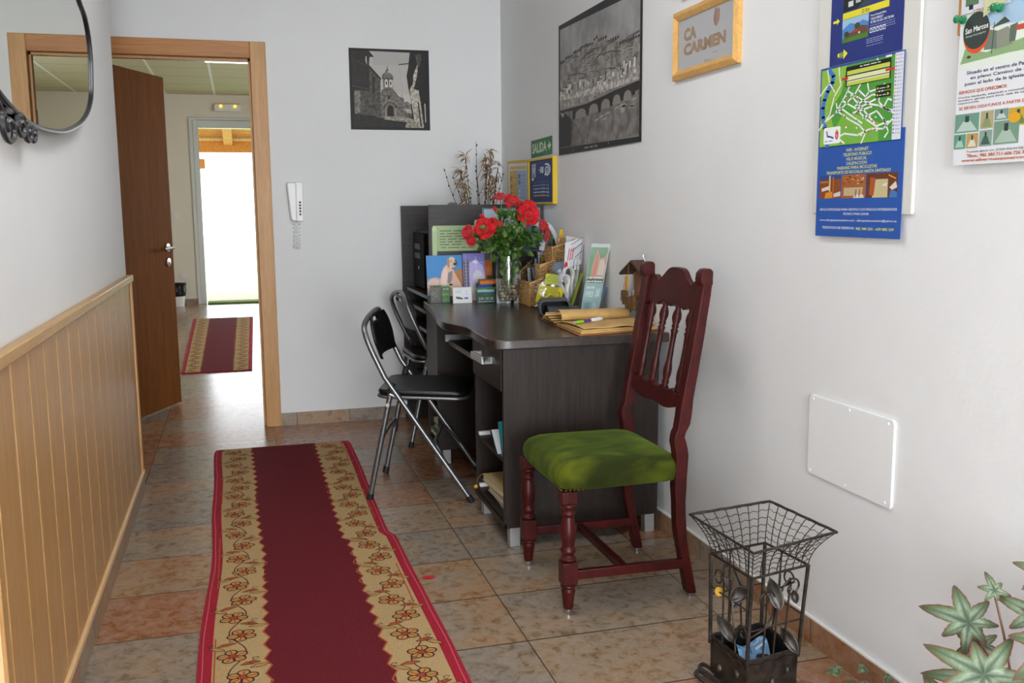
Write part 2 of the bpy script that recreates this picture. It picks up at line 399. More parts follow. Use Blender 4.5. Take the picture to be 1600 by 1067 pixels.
# open door leaf
hx, hy = -.755, 5.56; dv = Vector((.35, .76, 0)); dl = dv.length; dv.normalize(); dn = Vector((dv.y, -dv.x, 0))
Md = Matrix(((dv.x, dn.x, 0, hx), (dv.y, dn.y, 0, hy), (0, 0, 1, 0), (0, 0, 0, 1)))
dr = thing('door_1', None, None, (hx, hy, 0)); dr['kind'] = 'structure'
g = G(dr); g.box(0, dl, -.04, 0, .012, 2.028, M=Md); g.done('door_leaf', leaf_w, dr, bevel=.002)
hd = None
g = G(dr); g.M = Md; g.lathe([(.026, 0), (.026, .008), (.009, .011), (.009, .045)], (dl-.07, 0, .995), 16, (0, 1, 0)); g.tube([(dl-.07, .045, .995), (dl-.09, .053, .995), (dl-.19, .05, .993)], [.009, .009, .007]); hd = g.done('door_handle', chrome, dr)
g = G(dr); g.M = Md; g.lathe([(.026, 0), (.026, .008), (.008, .011), (.006, .014)], (dl-.07, 0, .905), 16, (0, 1, 0)); g.done('lock_rosette', chrome, dr)
# wainscot on the left wall
wn = thing('trim_3', None, None, (-.475, 1.88, 0)); wn['kind'] = 'structure'
ys = [1.885, 1.93, 2.10, 2.27, 2.44, 2.61, 2.78, 2.95, 3.12, 3.29, 3.46, 3.63, 3.80, 3.97, 4.14, 4.325]
g = G(wn)
for a, b in zip(ys, ys[1:]): g.box(-.4745, -.459, a+.0045, b-.0045, .09, .93)
g.done('board_panel', panel_w, wn, bevel=.002)
g = G(wn); g.box(-.4745, -.4655, 1.885, 4.325, .09, .93); g.done('groove_backing', groove_w, wn)
g = G(wn); g.box(-.4745, -.447, 1.88, 4.365, .925, .952); g.done('cap_rail', rail_w, wn, bevel=.003)
g = G(wn); g.box(-.4745, -.450, 1.88, 4.365, .074, .094); g.done('bottom_rail', groove_w, wn, bevel=.002)
g = G(wn); g.box(-.4745, -.453, 4.328, 4.365, .094, .925); g.done('end_strip', honey, wn, bevel=.002)
# garden door
gd = thing('door_2', None, None, (0, 13.15, 0)); gd['kind'] = 'structure'
g = G(gd); g.box(-.52, -.455, 13.08, 13.2, 0, 2.37); g.box(.735, .80, 13.08, 13.2, 0, 2.37); g.box(-.455, .735, 13.08, 13.2, 2.27, 2.37); g.done('door_frame', alu, gd, bevel=.004)
g = G(gd); g.box(-.56, -.52, 13.075, 13.1, 0, 2.40); g.box(.80, .84, 13.075, 13.1, 0, 2.40); g.box(-.52, .80, 13.075, 13.1, 2.37, 2.40); g.done('casing', alu, gd)
# window in the hall's side wall, out of the photograph's view, lets the daylight in
g = G(); [g.box(2.78, 2.83, a, b, .9, 2.1) for a, b in ((7.8, 7.86), (8.97, 9.03), (10.14, 10.2))]; g.box(2.78, 2.83, 7.86, 10.14, .9, .96); g.box(2.78, 2.83, 7.86, 10.14, 2.04, 2.1); struct('window_1', g, alu)
# garden
grass = speck('garden_grass', '#9ab884', '#c4d6ac', 14, .9)
g = G(); g.box(-14, 16, 13.3, 45, -.12, -.04); g.done('garden_ground', grass, kind='structure')
pw = wood('porch_pine', '#a8621f', '#c98a42', (14, 1.2, 14), .7)
pc = thing('porch_roof', 'pine plank porch roof with beam beyond the far glazed doorway', 'porch', (0, 13.3, 0))
g = G(pc)
for k in range(17):
    y_, z_ = 13.32+k*.18, 2.64-k*.0255; g.hexa([(-3, y_, z_), (3.2, y_, z_), (3.2, y_+.165, z_-.023), (-3, y_+.165, z_-.023)], [(-3, y_, z_+.028), (3.2, y_, z_+.028), (3.2, y_+.165, z_+.005), (-3, y_+.165, z_+.005)])
g.done('ceiling_planks', pw, pc)
for x in (-2.1, -1.15, -.17, .80, 1.8):
    g = G(pc); g.hexa([(x, 13.32, 2.50), (x+.13, 13.32, 2.50), (x+.13, 15.9, 2.13), (x, 15.9, 2.13)], [(x, 13.32, 2.64), (x+.13, 13.32, 2.64), (x+.13, 15.9, 2.27), (x, 15.9, 2.27)]); g.done('rafter', pw, pc)
g = G(pc); g.box(-3, 3.2, 15.45, 15.6, 2.10, 2.27); g.done('beam', pw, pc)
g = G(pc); g.box(-2.9, -2.76, 15.46, 15.6, -.04, 2.1); g.box(3.0, 3.14, 15.46, 15.6, -.04, 2.1); g.box(-2.8, -.46, 15.46, 15.58, 1.85, 2.0); g.done('post_and_brace', pw, pc)
g = G((-.02, 13.0, 0)); g.box(-.44, .42, 12.98, 13.28, 0, .022); g.done('door_mat', speck('green_turf_mat', '#4e6434', '#7c9250', 160, .95, bump=.6), None, 'flat green turf door mat lying at the far bright doorway', 'door mat')

# small fittings in the hall
e = thing('emergency_light', 'small white emergency light with two lit yellow spots above the far doorway', 'emergency light', (-.10, 13.1, 2.52))
g = G(e); g.box(-.24, .10, 13.04, 13.1, 2.475, 2.575); g.done('housing', whitep, e, bevel=.015, seg=3)
for x in (-.155, .02): g = G(e); g.ell((x, 13.035, 2.545), .018, 6); g.done('lamp', emis('yellow_lamp', '#ffb930', 3), e)
g = G((-.775, 13.1, 1.15)); g.box(-.82, -.73, 13.085, 13.1, 1.11, 1.19); g.box(-.79, -.76, 13.08, 13.085, 1.13, 1.17); g.done('light_switch', whitep, None, 'white light switch on far wall beside the open door leaf', 'light switch', bevel=.003)
g = G((-.725, 13.1, .37)); g.box(-.77, -.69, 13.085, 13.1, .33, .41); g.lathe([(.02, 0), (.02, .004)], (-.73, 13.085, .37), 12, (0, -1, 0)); g.done('wall_socket', whitep, None, 'white wall socket low on the far wall above the bin', 'socket', bevel=.003)
b = thing('waste_bin', 'small white waste bin lined with a black bag by far doorway', 'bin', (-.81, 12.9, 0))
g = G(b); g.lathe([(.085, 0), (.10, .14), (.103, .14), (.103, .15)], (-.81, 12.9, 0), 20); g.done('bucket', whitep, b)
g = G(b); g.lathe([(.104, .13), (.112, .16), (.118, .20), (.11, .25), (.122, .29), (.118, .295), (.09, .25), (.08, .12)], (-.81, 12.9, 0), 24); g.done('bin_bag', mat('black_bag', '#0e0e12', .25), b)

# ================================================================== RUGS
rug_red = speck('rug_crimson_pile', '#560d18', '#701824', 240, .95, bump=.5)
rug_edge = speck('rug_red_edge', '#8e1526', '#a92035', 260, .95, bump=.4)
rug_tan = speck('rug_tan_band', '#a5875a', '#c2a678', 330, .95, bump=.5)
rug_line = P('#4a2519', .9); rug_fl = P('#a8382a', .9); rug_gold = P('#b28b4c', .9); rug_tanline = P('#a5512a', .9)
def rug(name, label, xl, xr, y0, y1, warp, sc=1.0):
    r = thing(name, label, 'rug', ((xl+xr)/2, y0, 0), 'red runner rugs in a line')
    r['group'] = 'red runner rugs in a line'
    W_ = xr-xl
    def fn(u, v, h):  # u 0..1 across, v world y
        cx = Vector(warp(u, v)); return (cx.x, cx.y, .009+h+.0012*math.sin(v*7+u*3))
    p = Print(r, fn, 4e-5); n = 60
    # body with thickness
    p.m(rug_red); g = p.g
    def ht(u, v, z): q = fn(u, v, 0); return (q[0], q[1], z)
    for i in range(n):
        a, b = y0+(y1-y0)*i/n, y0+(y1-y0)*(i+1)/n
        p.m(rug_edge)
        for u in (0, 1): g.quad(ht(u, a, 0), ht(u, b, 0), fn(u, b, 0), fn(u, a, 0))
        for ua, ub, mm in ((0, .055, rug_edge), (.055, .25, rug_tan), (.25, .75, rug_red), (.75, .945, rug_tan), (.945, 1, rug_edge)):
            p.m(mm); g.quad(fn(ua, a, 0), fn(ub, a, 0), fn(ub, b, 0), fn(ua, b, 0))
    p.m(rug_edge)
    for v in (y0, y1): g.quad(ht(0, v, 0), ht(1, v, 0), fn(1, v, 0), fn(0, v, 0))
    # zigzag inner border
    p.up(); k = int((y1-y0)/(.105*sc)); s_ = (y1-y0)/k
    for i in range(k):
        a = y0+i*s_
        for e0, sg in ((.25, 1), (.75, -1)):
            p.m(rug_tan); g.f([g.v(fn(*q, p.h)) for q in ((e0-sg*.004, a), (e0+sg*.004, a), (e0+sg*.030, a+s_/2), (e0+sg*.004, a+s_), (e0-sg*.004, a+s_))])
    for e0, sg in ((.25, 1), (.75, -1)):
        pts = [q for i in range(k) for q in ((e0+sg*.006, y0+i*s_), (e0+sg*.032, y0+i*s_+s_/2))]
        p.line(pts, .005, rug_tanline, asp=W_)
    for u in (.057, .943): p.line([(u, y0), (u, y1)], .004, rug_tanline, asp=W_)
    for u in (.018, .982): p.line([(u+.002*math.sin(i), y0+(y1-y0)*i/n) for i in range(n+1)], .0025, P('#c9606c', .9), asp=W_)
    # flowering vine down each band
    st = .155*sc; kk = int((y1-y0)/st); R = random.Random(3); hb_ = p.h
    for c0, ph in ((.152, 0), (.848, .5)):
        vine = [(c0+.035*math.sin(2*math.pi*(y/(2*st))+ph*3), y) for y in [y0+.02+i*(y1-y0-.04)/(kk*8) for i in range(kk*8+1)]]
        p.h = hb_; p.line(vine, .0045*sc, rug_line, asp=W_)
        for i in range(kk):
            p.h = hb_+1e-4
            cy = y0+(i+.5)*st; sx = math.sin(2*math.pi*(cy/(2*st))+ph*3); cx = c0+.03*(1 if i % 2 else -1)*.6
            for q in range(5):
                a = 2*math.pi*q/5+.3*i; rr = .033*sc
                pc_ = (cx+math.cos(a)*rr*1.0/W_*.9, cy+math.sin(a)*rr*.9)
                p.disc(pc_[0], pc_[1], .021*sc/W_, .0185*sc, rug_gold, 10, up=(q == 0))
            for q in range(5):
                a = 2*math.pi*q/5+.3*i; rr = .033*sc; pc_ = (cx+math.cos(a)*rr/W_*.9, cy+math.sin(a)*rr*.9)
                p.ring(pc_[0], pc_[1], .0225*sc/W_, .0205*sc, .74, rug_line, 12, up=(q == 0))
                p.line([(cx, cy), (cx+math.cos(a)*.042*sc/W_, cy+math.sin(a)*.038*sc)], .005*sc, rug_fl, up=(q == 0), asp=W_)
            p.disc(cx, cy, .009*sc/W_, .009*sc, rug_fl, 8)
            for sg in (-1, 1):
                lx, ly = cx+sg*(.052*sc)/W_*(1 if i % 2 else -1), cy+st*.42*sg
                a = R.uniform(-.6, .6)
                lf = [(lx+(x*math.cos(a)-y*math.sin(a))*sc/W_, ly+(x*math.sin(a)+y*math.cos(a))*sc) for x, y in ((-.030, 0), (-.006, .013), (.022, .006), (.034, -.005), (.002, -.010))]
                p.poly(lf, rug_gold if sg > 0 else rug_tanline, up=(sg < 0)); p.line(lf+lf[:1], .003*sc, rug_line, asp=W_)
                p.ring(lx-.02*sg/W_*sc, ly+.03*sc, .011*sc/W_, .011*sc, .72, rug_line, 12, a1=5.2)
    p.done('woven_carpet', r)
    return r
def w1(u, v):
    xl = -.160 + .010*math.sin(v*2.3)+.004*math.sin(v*6.1); xr = .498+.006*math.sin(v*2.9+1) + (.020 if v < 3.43 else .0) + .012*max(0, (v-4.2))
    x = xl+(xr-xl)*u
    if v > 4.9: x = xl+(xr-xl)*(.5+(u-.5)*(1-.03*((v-4.9)/.07)**2))
    return (x, v - .012*abs(u-.5), 0)
rug('runner_rug', 'long crimson runner rug with tan floral borders in the foreground', -.16, .51, 1.25, 4.965, w1, .82)
rug('runner_rug', 'crimson runner rug with floral borders on the floor beyond the doorway', -.55, .10, 7.47, 11.23, lambda u, v: (-.475-.07*(v-7.47)/3.76+(.52+.13*(v-7.47)/3.76)*u, v, 0), .82)
g = G((.555, 2.994, 0)); g.grid(lambda a, b: (.555+.022*(a-.5)*2, 2.994+.014*(b-.5)*2*(1-(2*a-1)**2*.8), .003+.006*(a-.5)**2), 6, 4)
g.done('rose_petal', mat('red_petal', '#d3152c', .5), None, 'single fallen red petal on the floor tiles right of the runner rug', 'petal')

# ================================================================== LEFT WALL MIRROR
mr = thing('wall_mirror', 'large round mirror in a dark wrought iron frame on the left wall', 'mirror', (-.47, 2.4, 1.75))
op = [(3.333, 1.877), (3.452, 1.841), (3.514, 1.761), (3.497, 1.665), (3.439, 1.576), (3.249, 1.502), (2.959, 1.45), (2.717, 1.428), (2.428, 1.423), (2.236, 1.443), (2.08, 1.476), (1.80, 1.56), (1.62, 1.68), (1.60, 1.83), (1.75, 1.96), (2.05, 2.05), (2.45, 2.07), (2.85, 2.02), (3.13, 1.95)]
pts = spline([(-.448, a, b) for a, b in op], 5, True)
g = G(mr); g.tube(pts, .0065, 8, True); g.done('mirror_frame', mat('pewter_iron', '#4a4a4d', .35, .8), mr)
g = G(mr); g.f([g.v((-.4495, q.y, q.z)) for q in pts]); g.f([g.v((-.47, q.y, q.z)) for q in pts]); g.done('mirror_glass', mat('mirror_silver', '#e3e6dc', .0, 1), mr, smooth=False)
pm = MC['pewter_iron']
def spiral(c, r0, r1, turns, a0, ax, n=28):
    out = []
    for i in range(n+1):
        t_ = i/n; r = r0+(r1-r0)*t_; a = a0+turns*2*math.pi*t_; out.append(Vector(c)+Vector(ax[0])*r*math.cos(a)+Vector(ax[1])*r*math.sin(a))
    return out
for (cy, cz, r, a0) in ((2.10, 1.44, .035, 1.6), (2.20, 1.412, .038, 1.2), (2.315, 1.425, .028, .8), (2.385, 1.414, .022, .8), (2.44, 1.415, .019, .8), (1.98, 1.47, .035, 1.6)):
    g = G(mr); yz = ((0, 1.9, 0), (0, 0, 1)); g.tube(spiral((-.445, cy, cz-.018), r, r*.3, 1.4, a0, yz), .006, 6); g.done('iron_scroll', pm, mr)
# ================================================================== WALL THINGS
# intercom handset
ic = thing('intercom_handset', 'white wall intercom handset with curly cord right of the door frame', 'intercom', (.307, YB, 1.157))
g = G(ic); g.prism([(.284, 1.158), (.347, 1.156), (.352, 1.370), (.312, 1.375), (.300, 1.372)], lambda u, v, h: (u, YB-h, v), 0, .022); g.done('base', whitep, ic, bevel=.004)
g = G(ic); g.prism([(.277, 1.17), (.283, 1.158), (.312, 1.158), (.314, 1.372), (.262, 1.372), (.261, 1.355)], lambda u, v, h: (u, YB-h, v), .022, .050); g.done('handset', whitep, ic, bevel=.008, seg=3)
for k in range(5): g = G(ic); g.lathe([(.006, 0), (.006, .004), (.004, .005)], (.331, YB-.022, 1.196+k*.0165), 12, (0, -1, 0)); g.done('button', mat('dark_button', '#4b4b4b', .5), ic)
co = []
for i in range(221):
    t_ = i/220; co.append((.300+.010*math.sin(2*math.pi*22*t_)+(.018 if t_ > .5 else 0)*1.0 - .004*math.sin(t_*3.14), YB-.012+.006*math.cos(2*math.pi*22*t_), 1.155-.145*math.sin(math.pi*t_)))
g = G(ic); g.tube(co, .0024, 5); g.done('curly_cord', whitep, ic)
# small photograph on the back wall
p = Print((.853, YB, 1.885), lambda u, v, h: (.628+u*.45, YB-h, 2.107-v*.443), h0=.003)
p.sheet(0, 0, 1, 1, '#171614', .003)
GS = lambda a: G_(a)
p.poly([(.10, .03), (.76, .035), (.76, .78), (.36, .78), (.2, .4), (.1, .3)], P('#b9b6b1'))
p.poly([(.30, .035), (.76, .035), (.755, .20), (.3, .20)], P('#b1aeaa'))
p.poly([(.40, .55), (.76, .55), (.76, .80), (.40, .80)], P('#c6c3be'))
p.poly([(.24, .22), (.385, .375), (.38, .54), (.40, .78), (.40, .9), (.05, .9), (.05, .5), (.24, .5)], GS('#4c4843'))
p.poly([(.05, .52), (.13, .52), (.12, .78), (.06, .82)], GS('#77726a'))
p.poly([(.245, .2), (.395, .365), (.385, .38), (.245, .235)], P('#24211e'))
p.poly([(.28, .34), (.31, .35), (.31, .54), (.28, .53)], P('#2a2724'))
p.poly([(.02, .03), (.25, .03), (.31, .10), (.255, .105), (.245, .2), (.24, .52), (.03, .51)], GS('#25221f'))
p.poly([(.205, .10), (.22, .095), (.222, .2), (.20, .155)], P('#a9a6a1')); p.line([(.228, .1), (.235, .5)], .008, '#0f0e0d')
for k in range(8): p.line([(.05+k*.022, .14+k*.012), (.055+k*.022, .44)], .006, '#3b3733', up=(k == 0))
p.line([(.03, .13), (.235, .22)], .012, '#3f3a35'); p.line([(.03, .46), (.24, .50)], .012, '#4b453f')
# church
ch = GS('#6a645c')
p.poly([(.375, .56), (.40, .50), (.415, .50), (.415, .38), (.40, .345), (.41, .31), (.44, .29), (.45, .26), (.47, .26), (.475, .29), (.50, .29), (.54, .32), (.545, .36), (.53, .38), (.535, .48), (.57, .53), (.60, .57), (.64, .595), (.672, .60), (.675, .84), (.38, .84)], ch)
p.poly([(.455, .27), (.47, .23), (.465, .21), (.478, .21), (.475, .23), (.487, .27)], P('#4a453f'))
for x in (.437, .492): p.poly([(x, .47), (x, .40), (x+.008, .375), (x+.018, .365), (x+.028, .375), (x+.036, .40), (x+.036, .47)], P('#d4d1cc')); p.poly([(x+.010, .44), (x+.010, .405), (x+.018, .392), (x+.026, .405), (x+.026, .44)], P('#3a3632'))
p.poly([(.40, .355), (.545, .36), (.54, .372), (.405, .368)], P('#35312d'))
p.line([(.398, .505), (.535, .505)], .008, '#3c3733'); p.poly([(.47, .57), (.495, .57), (.495, .615), (.47, .615)], P('#26231f'))
p.ring(.50, .72, .105, .095, .88, '#8d867b', 20, 0-math.pi, 0); p.ring(.50, .73, .075, .075, .88, '#403b35', 18, -math.pi, 0)
p.poly([(.455, .84), (.455, .74), (.475, .70), (.505, .69), (.535, .72), (.545, .84)], P('#1d1a18'))
p.poly([(.43, .84), (.43, .73), (.455, .71), (.455, .84)], P('#8f887d')); p.poly([(.55, .84), (.548, .72), (.575, .73), (.58, .84)], P('#8b8479'))
p.line([(.38, .715), (.42, .715)], .008, '#2e2a27'); p.line([(.575, .71), (.67, .72)], .007, '#3f3a35')
p.line([(.648, .595), (.645, .555)], .006, '#35312d'); p.poly([(.28, .69), (.305, .69), (.31, .74), (.285, .74)], P('#2a2723'))
# middle distance, trees, road
p.poly([(.675, .65), (.72, .64), (.76, .68), (.76, .74), (.675, .74)], GS('#6f6a62')); p.poly([(.675, .75), (.77, .76), (.77, .83), (.675, .86)], GS('#55504a'))
p.poly([(.40, .83), (.68, .83), (.80, .86), (.90, .95), (.92, .97), (.70, .97), (.55, .90), (.42, .88)], GS('#8f887c'))
p.poly([(.69, .755), (.76, .75), (.77, .79), (.69, .78)], P('#a8a298'))
# right house
p.poly([(.76, .035), (.95, .04), (.955, .93), (.93, .95), (.80, .9), (.76, .62), (.745, .55), (.73, .47), (.712, .32), (.735, .22), (.75, .10)], GS('#1c1a18'))
p.poly([(.83, .05), (.90, .05), (.91, .12), (.86, .22), (.84, .15)], GS('#4a443e')); p.poly([(.80, .30), (.85, .18), (.86, .2), (.84, .35), (.80, .48), (.86, .50), (.88, .62), (.92, .96), (.90, .97), (.86, .96), (.80, .88), (.77, .68), (.745, .5), (.79, .42)], GS('#a8a196'))
p.poly([(.845, .64), (.86, .64), (.895, .95), (.875, .96)], P('#26231f')); p.poly([(.87, .46), (.955, .3), (.955, .93), (.93, .9), (.90, .68), (.88, .55)], GS('#151413')); p.poly([(.93, .66), (.945, .67), (.95, .90), (.938, .90)], P('#b5afa5'))
p.line([(.62, .185), (.74, .17)], .012, '#26231f'); p.line([(.60, .07), (.66, .5)], .002, '#8d8a86')
p.poly([(.04, .80), (.30, .83), (.42, .87), (.70, .90), (.68, .965), (.04, .965)], GS('#22201d'))
p.done('church_photograph', None, label='square black and white photograph of a stone village church on back wall', cat='photograph')
# big photograph on the right wall
p = Print((XR, 3.93, 1.77), lambda u, v, h: (XR-.002-h, 4.412-u*.975, 1.47+v*.6), h0=.003)
p.sheet(0, 0, 1, 1, '#1a1b1d', .003)
p.poly([(.022, .055), (.985, .035), (.985, .93), (.022, .965)], G_('#b4b3b2', '#a9a8a7', 6))
hill = [(.022, .72), (.10, .735), (.195, .752), (.317, .765), (.40, .758), (.461, .755), (.466, .777), (.49, .775), (.50, .785), (.53, .775), (.543, .757), (.65, .72), (.781, .675), (.858, .67), (.985, .65)]
p.poly(hill+[(.985, .40), (.022, .40)], G_('#827e79', None, 22))
R = random.Random(5)
for k in range(46):
    x = R.uniform(.03, .85); y = R.uniform(.50, .70); L = R.uniform(.08, .24); s_ = R.uniform(-.10, .12)
    p.line([(x, y), (x+L*.5, y+s_*.3+.012), (min(.98, x+L), y+s_*.5)], R.choice([.004, .006, .009]), R.choice(['#4b4744', '#5a5652', '#98948f', '#48443f']), up=(k % 8 == 0))
for k in range(36):
    x = .03+k*.027; hy = .735 if x < .2 else .76 if x < .5 else .7
    q = [h for h in hill if h[0] <= x][-1]; p.disc(min(x, .975), q[1]-.008, .012, .009+.006*R.random(), '#34312e', 8, up=(k == 0))
p.poly([(.022, .50), (.30, .53), (.55, .50), (.80, .51), (.985, .48), (.985, .40), (.7, .385), (.45, .38), (.022, .44)], G_('#96928d', None, 40))
for k in range(85):
    x = R.uniform(.03, .95); b = .44+.02*math.sin(x*9)+R.uniform(-.03, .035)+.015*x; h_ = R.uniform(.018, .052); w_ = R.uniform(.010, .024)
    p.rect(x, b, min(.98, x+w_), b+h_, R.choice(['#c4c0ba', '#a39f99', '#8f8b85', '#dedad4', '#77736e', '#4a4642']), up=(k % 6 == 0))
    if k % 2: p.poly([(x-.003, b+h_), (min(.98, x+w_)+.003, b+h_), (min(.98, x+w_/2), b+h_+.012)], '#3a3733', up=False)
p.poly([(.022, .455), (.985, .415), (.985, .395), (.5, .385), (.022, .42)], G_('#b0aca6', None, 40))
p.poly([(.022, .41), (.5, .385), (.985, .385), (.985, .04), (.022, .055)], G_('#7d7a75', '#8d8984', 18))
p.poly([(.022, .42), (.40, .40), (.66, .385), (.40, .345), (.022, .345)], G_('#8f8b85', None, 30))
p.poly([(.022, .345), (.397, .338), (.735, .37), (.985, .385), (.985, .355), (.735, .335), (.397, .305), (.022, .33)], P('#26231f'))
p.poly([(.20, .31), (.397, .32), (.735, .35), (.985, .372), (.985, .33), (.925, .322), (.735, .305), (.555, .285), (.40, .27), (.20, .26)], '#2b2825')
p.line([(.022, .35), (.397, .345), (.735, .378), (.985, .39)], .006, '#8d8984')
for x, b in ((.225, .25), (.406, .252), (.555, .25), (.691, .272), (.809, .288), (.925, .303)):
    p.poly([(x-.020, .33), (x+.020, .33), (x+.016, .30), (x+.014, b), (x-.014, b), (x-.016, .30)], '#221f1c')
for a, b_ in ((.24, .39), (.42, .54), (.57, .68), (.705, .797), (.822, .912)):
    m_ = (a+b_)/2; zc = .262+m_*.055; p.poly([(a+.006, zc-.03)]+[(m_-(b_-a-.012)/2*math.cos(math.pi*k/10), zc+.036*math.sin(math.pi*k/10)) for k in range(11)]+[(b_-.006, zc-.03)], '#8a8680', up=(a == .24))
p.poly([(.022, .30), (.08, .285), (.20, .26), (.33, .14), (.42, .06), (.022, .055)], G_('#66625c', None, 26))
p.poly([(.022, .31), (.06, .335), (.12, .30), (.17, .27), (.195, .238), (.185, .055), (.022, .06)], P('#1b1917')); p.poly([(.04, .325), (.09, .31), (.06, .285)], P('#a8a49e'))
for k in range(14): x = R.uniform(.45, .92); y = .16+.10*x+R.uniform(-.03, .03); p.poly([(x, y), (x+.03, y+.012), (x+.07, y+.008), (x+.03, y-.003)], '#aaa6a0', up=(k == 0))
p.line([(.21, .35), (.20, .06)], .008, '#3b3733')
p.greek(.368, .016, .53, .022, '#8c8d90', seed=4)
p.rect(.21, .012, .214, .03, '#c0c0c0'); p.rect(.66, .022, .664, .036, '#c0c0c0')
p.done('bridge_town_photograph', None, label='large black and white photograph of hillside town and arched river bridge on right wall', cat='photograph')
# framed nameplate
fy0, fy1, fz0, fz1 = 3.145, 2.688, 1.657, 1.885
nf = thing('framed_nameplate', 'light wooden frame reading CA CARMEN in gold letters on right wall', 'picture frame', (XR, 2.92, 1.77))
g = G(nf)
def fframe(g, ya, yb, za, zb, b=.034, x=XR):
    o_ = [(ya, za), (yb, za), (yb, zb), (ya, zb)]; s_ = -1 if yb < ya else 1
    i_ = [(ya+s_*b, za+b*.9), (yb-s_*b, za+b*.9), (yb-s_*b, zb-b*.9), (ya+s_*b, zb-b*.9)]
    mdl = [((a[0]+c[0])/2, (a[1]+c[1])/2) for a, c in zip(o_, i_)]
    L = [[g.v((x, *q)) for q in o_], [g.v((x-.014, *q)) for q in o_], [g.v((x-.022, *q)) for q in mdl], [g.v((x-.012, *q)) for q in i_], [g.v((x-.004, *q)) for q in i_]]
    for A, B in zip(L, L[1:]):
        for k in range(4): g.f([A[k], A[(k+1) % 4], B[(k+1) % 4], B[k]])
fframe(g, fy0, fy1, fz0, fz1); g.done('frame', wood('pine_frame', '#c9964f', '#e0b36c', (9, 9, 9), .35), nf, sharp=20)
p = Print(nf, lambda u, v, h: (XR-.004-h, fy0-.034-u*.389, fz0+.03+v*.168), h0=.003)
p.sheet(0, 0, 1, 1, '#c9c9cb', .003)
gold = '#b07a20'
def bub(st, u0, v0, u1, v1):
    p.text(st, u0, v0, u1, v1, '#7a5420', bold=.055); p.text(st, u0+.004, v0+.008, u1-.004, v1-.008, gold, bold=.03)
bub('CA', .10, .545, .34, .80); bub('CARMEN', .10, .26, .86, .50)
p.poly([(.66, .92), (.68, 1.0-.01), (.70, .93), (.73, .96), (.75, .90), (.745, .72), (.70, .62), (.66, .66), (.64, .78)], '#a5714f'); p.line([(.68, .95), (.67, .68)], .01, '#7c4c33'); p.line([(.71, .92), (.715, .66)], .01, '#c39475')
p.greek(.64, .15, .72, .03, '#b98f8f', seed=2)
p.done('card', nf)
g = G(nf); g.box(XR-.012, XR-.0105, fy1+.03, fy0-.03, fz0+.028, fz1-.028); g.done('glazing', clear, nf)
nf2 = thing('picture_frame', 'reddish wooden frame just above the gold lettered frame, only its corner visible', 'picture frame', (XR, 3.0, 2.02))
g = G(nf2); fframe(g, 3.10, 2.62, 1.925, 2.2); g.done('frame', wood('rosy_frame', '#9c6240', '#b98462', (9, 9, 9), .4), nf2, sharp=20)
g = G(nf2); g.box(XR-.006, XR-.002, 2.64, 3.08, 1.95, 2.18); g.done('backing_card', P('#cfcfd0'), nf2)
# access panel
cp = thing('wall_cover_plate', 'blank white square access plate with rounded corners screwed low on right wall', 'wall plate', (XR, 2.07, .595))
def rrect(u0, v0, u1, v1, r, n=5):
    out = []
    for cx_, cy_, a0 in ((u1-r, v1-r, 0), (u0+r, v1-r, 90), (u0+r, v0+r, 180), (u1-r, v0+r, 270)):
        for k in range(n+1): a = math.radians(a0+90*k/n); out.append((cx_+r*math.cos(a), cy_+r*math.sin(a)))
    return out
g = G(cp); g.prism(rrect(1.897, .484, 2.255, .708, .012), lambda u, v, h: (XR-h, u, v), 0, .007); g.done('plate', mat('plate_white', '#eceded', .45), cp, bevel=.002)
for y_, z_ in ((1.92, .695), (2.075, .697), (2.235, .697), (1.92, .497), (2.08, .496), (2.24, .495)):
    g = G(cp); g.lathe([(.004, 0), (.004, .001), (.001, .002)], (XR-.007, y_, z_), 10, (-1, 0, 0)); g.done('screw', mat('screw_white', '#f4f4f4', .3), cp)
# notice board 1 and its three sheets
g = G((XR, 2.07, 1.6)); g.box(XR-.010, XR, 1.871, 2.270, 1.200, 2.25); 
nb = g.done('notice_board', mat('board_white', '#d9d9d2', .45), None, 'tall white notice board on right wall behind the blue posters', 'notice board', bevel=.004)
fx = lambda b: (lambda u, v, h: (XR-b-h, u, v))
p = Print((XR-.011, 2.07, 1.16), fx(.011), h0=.0012)
p.sheet(2.247, 1.142, 1.904, 1.40, '#2d58a8', .0012)
yel = '#d8dc66'
for st, a, b_, z in (('WIFI - INTERNET', 2.125, 2.035, 1.358), ('TELEFONO PUBLICO', 2.137, 2.022, 1.347), ('HILO MUSICAL', 2.122, 2.040, 1.336), ('CALEFACCION', 2.122, 2.040, 1.325), ('PARKING PARA BICICLETAS', 2.160, 2.000, 1.3145), ('TRANSPORTE DE MOCHILAS HASTA SANTIAGO', 2.206, 1.948, 1.3035)):
    p.text(st, a, z-.002, b_, z+.0058, yel, bold=.012, up=False)
p.up()
ph = [(2.234, 2.142, '#8a4a22'), (2.138, 2.040, '#a2602e'), (2.036, 1.921, '#6b3a20')]
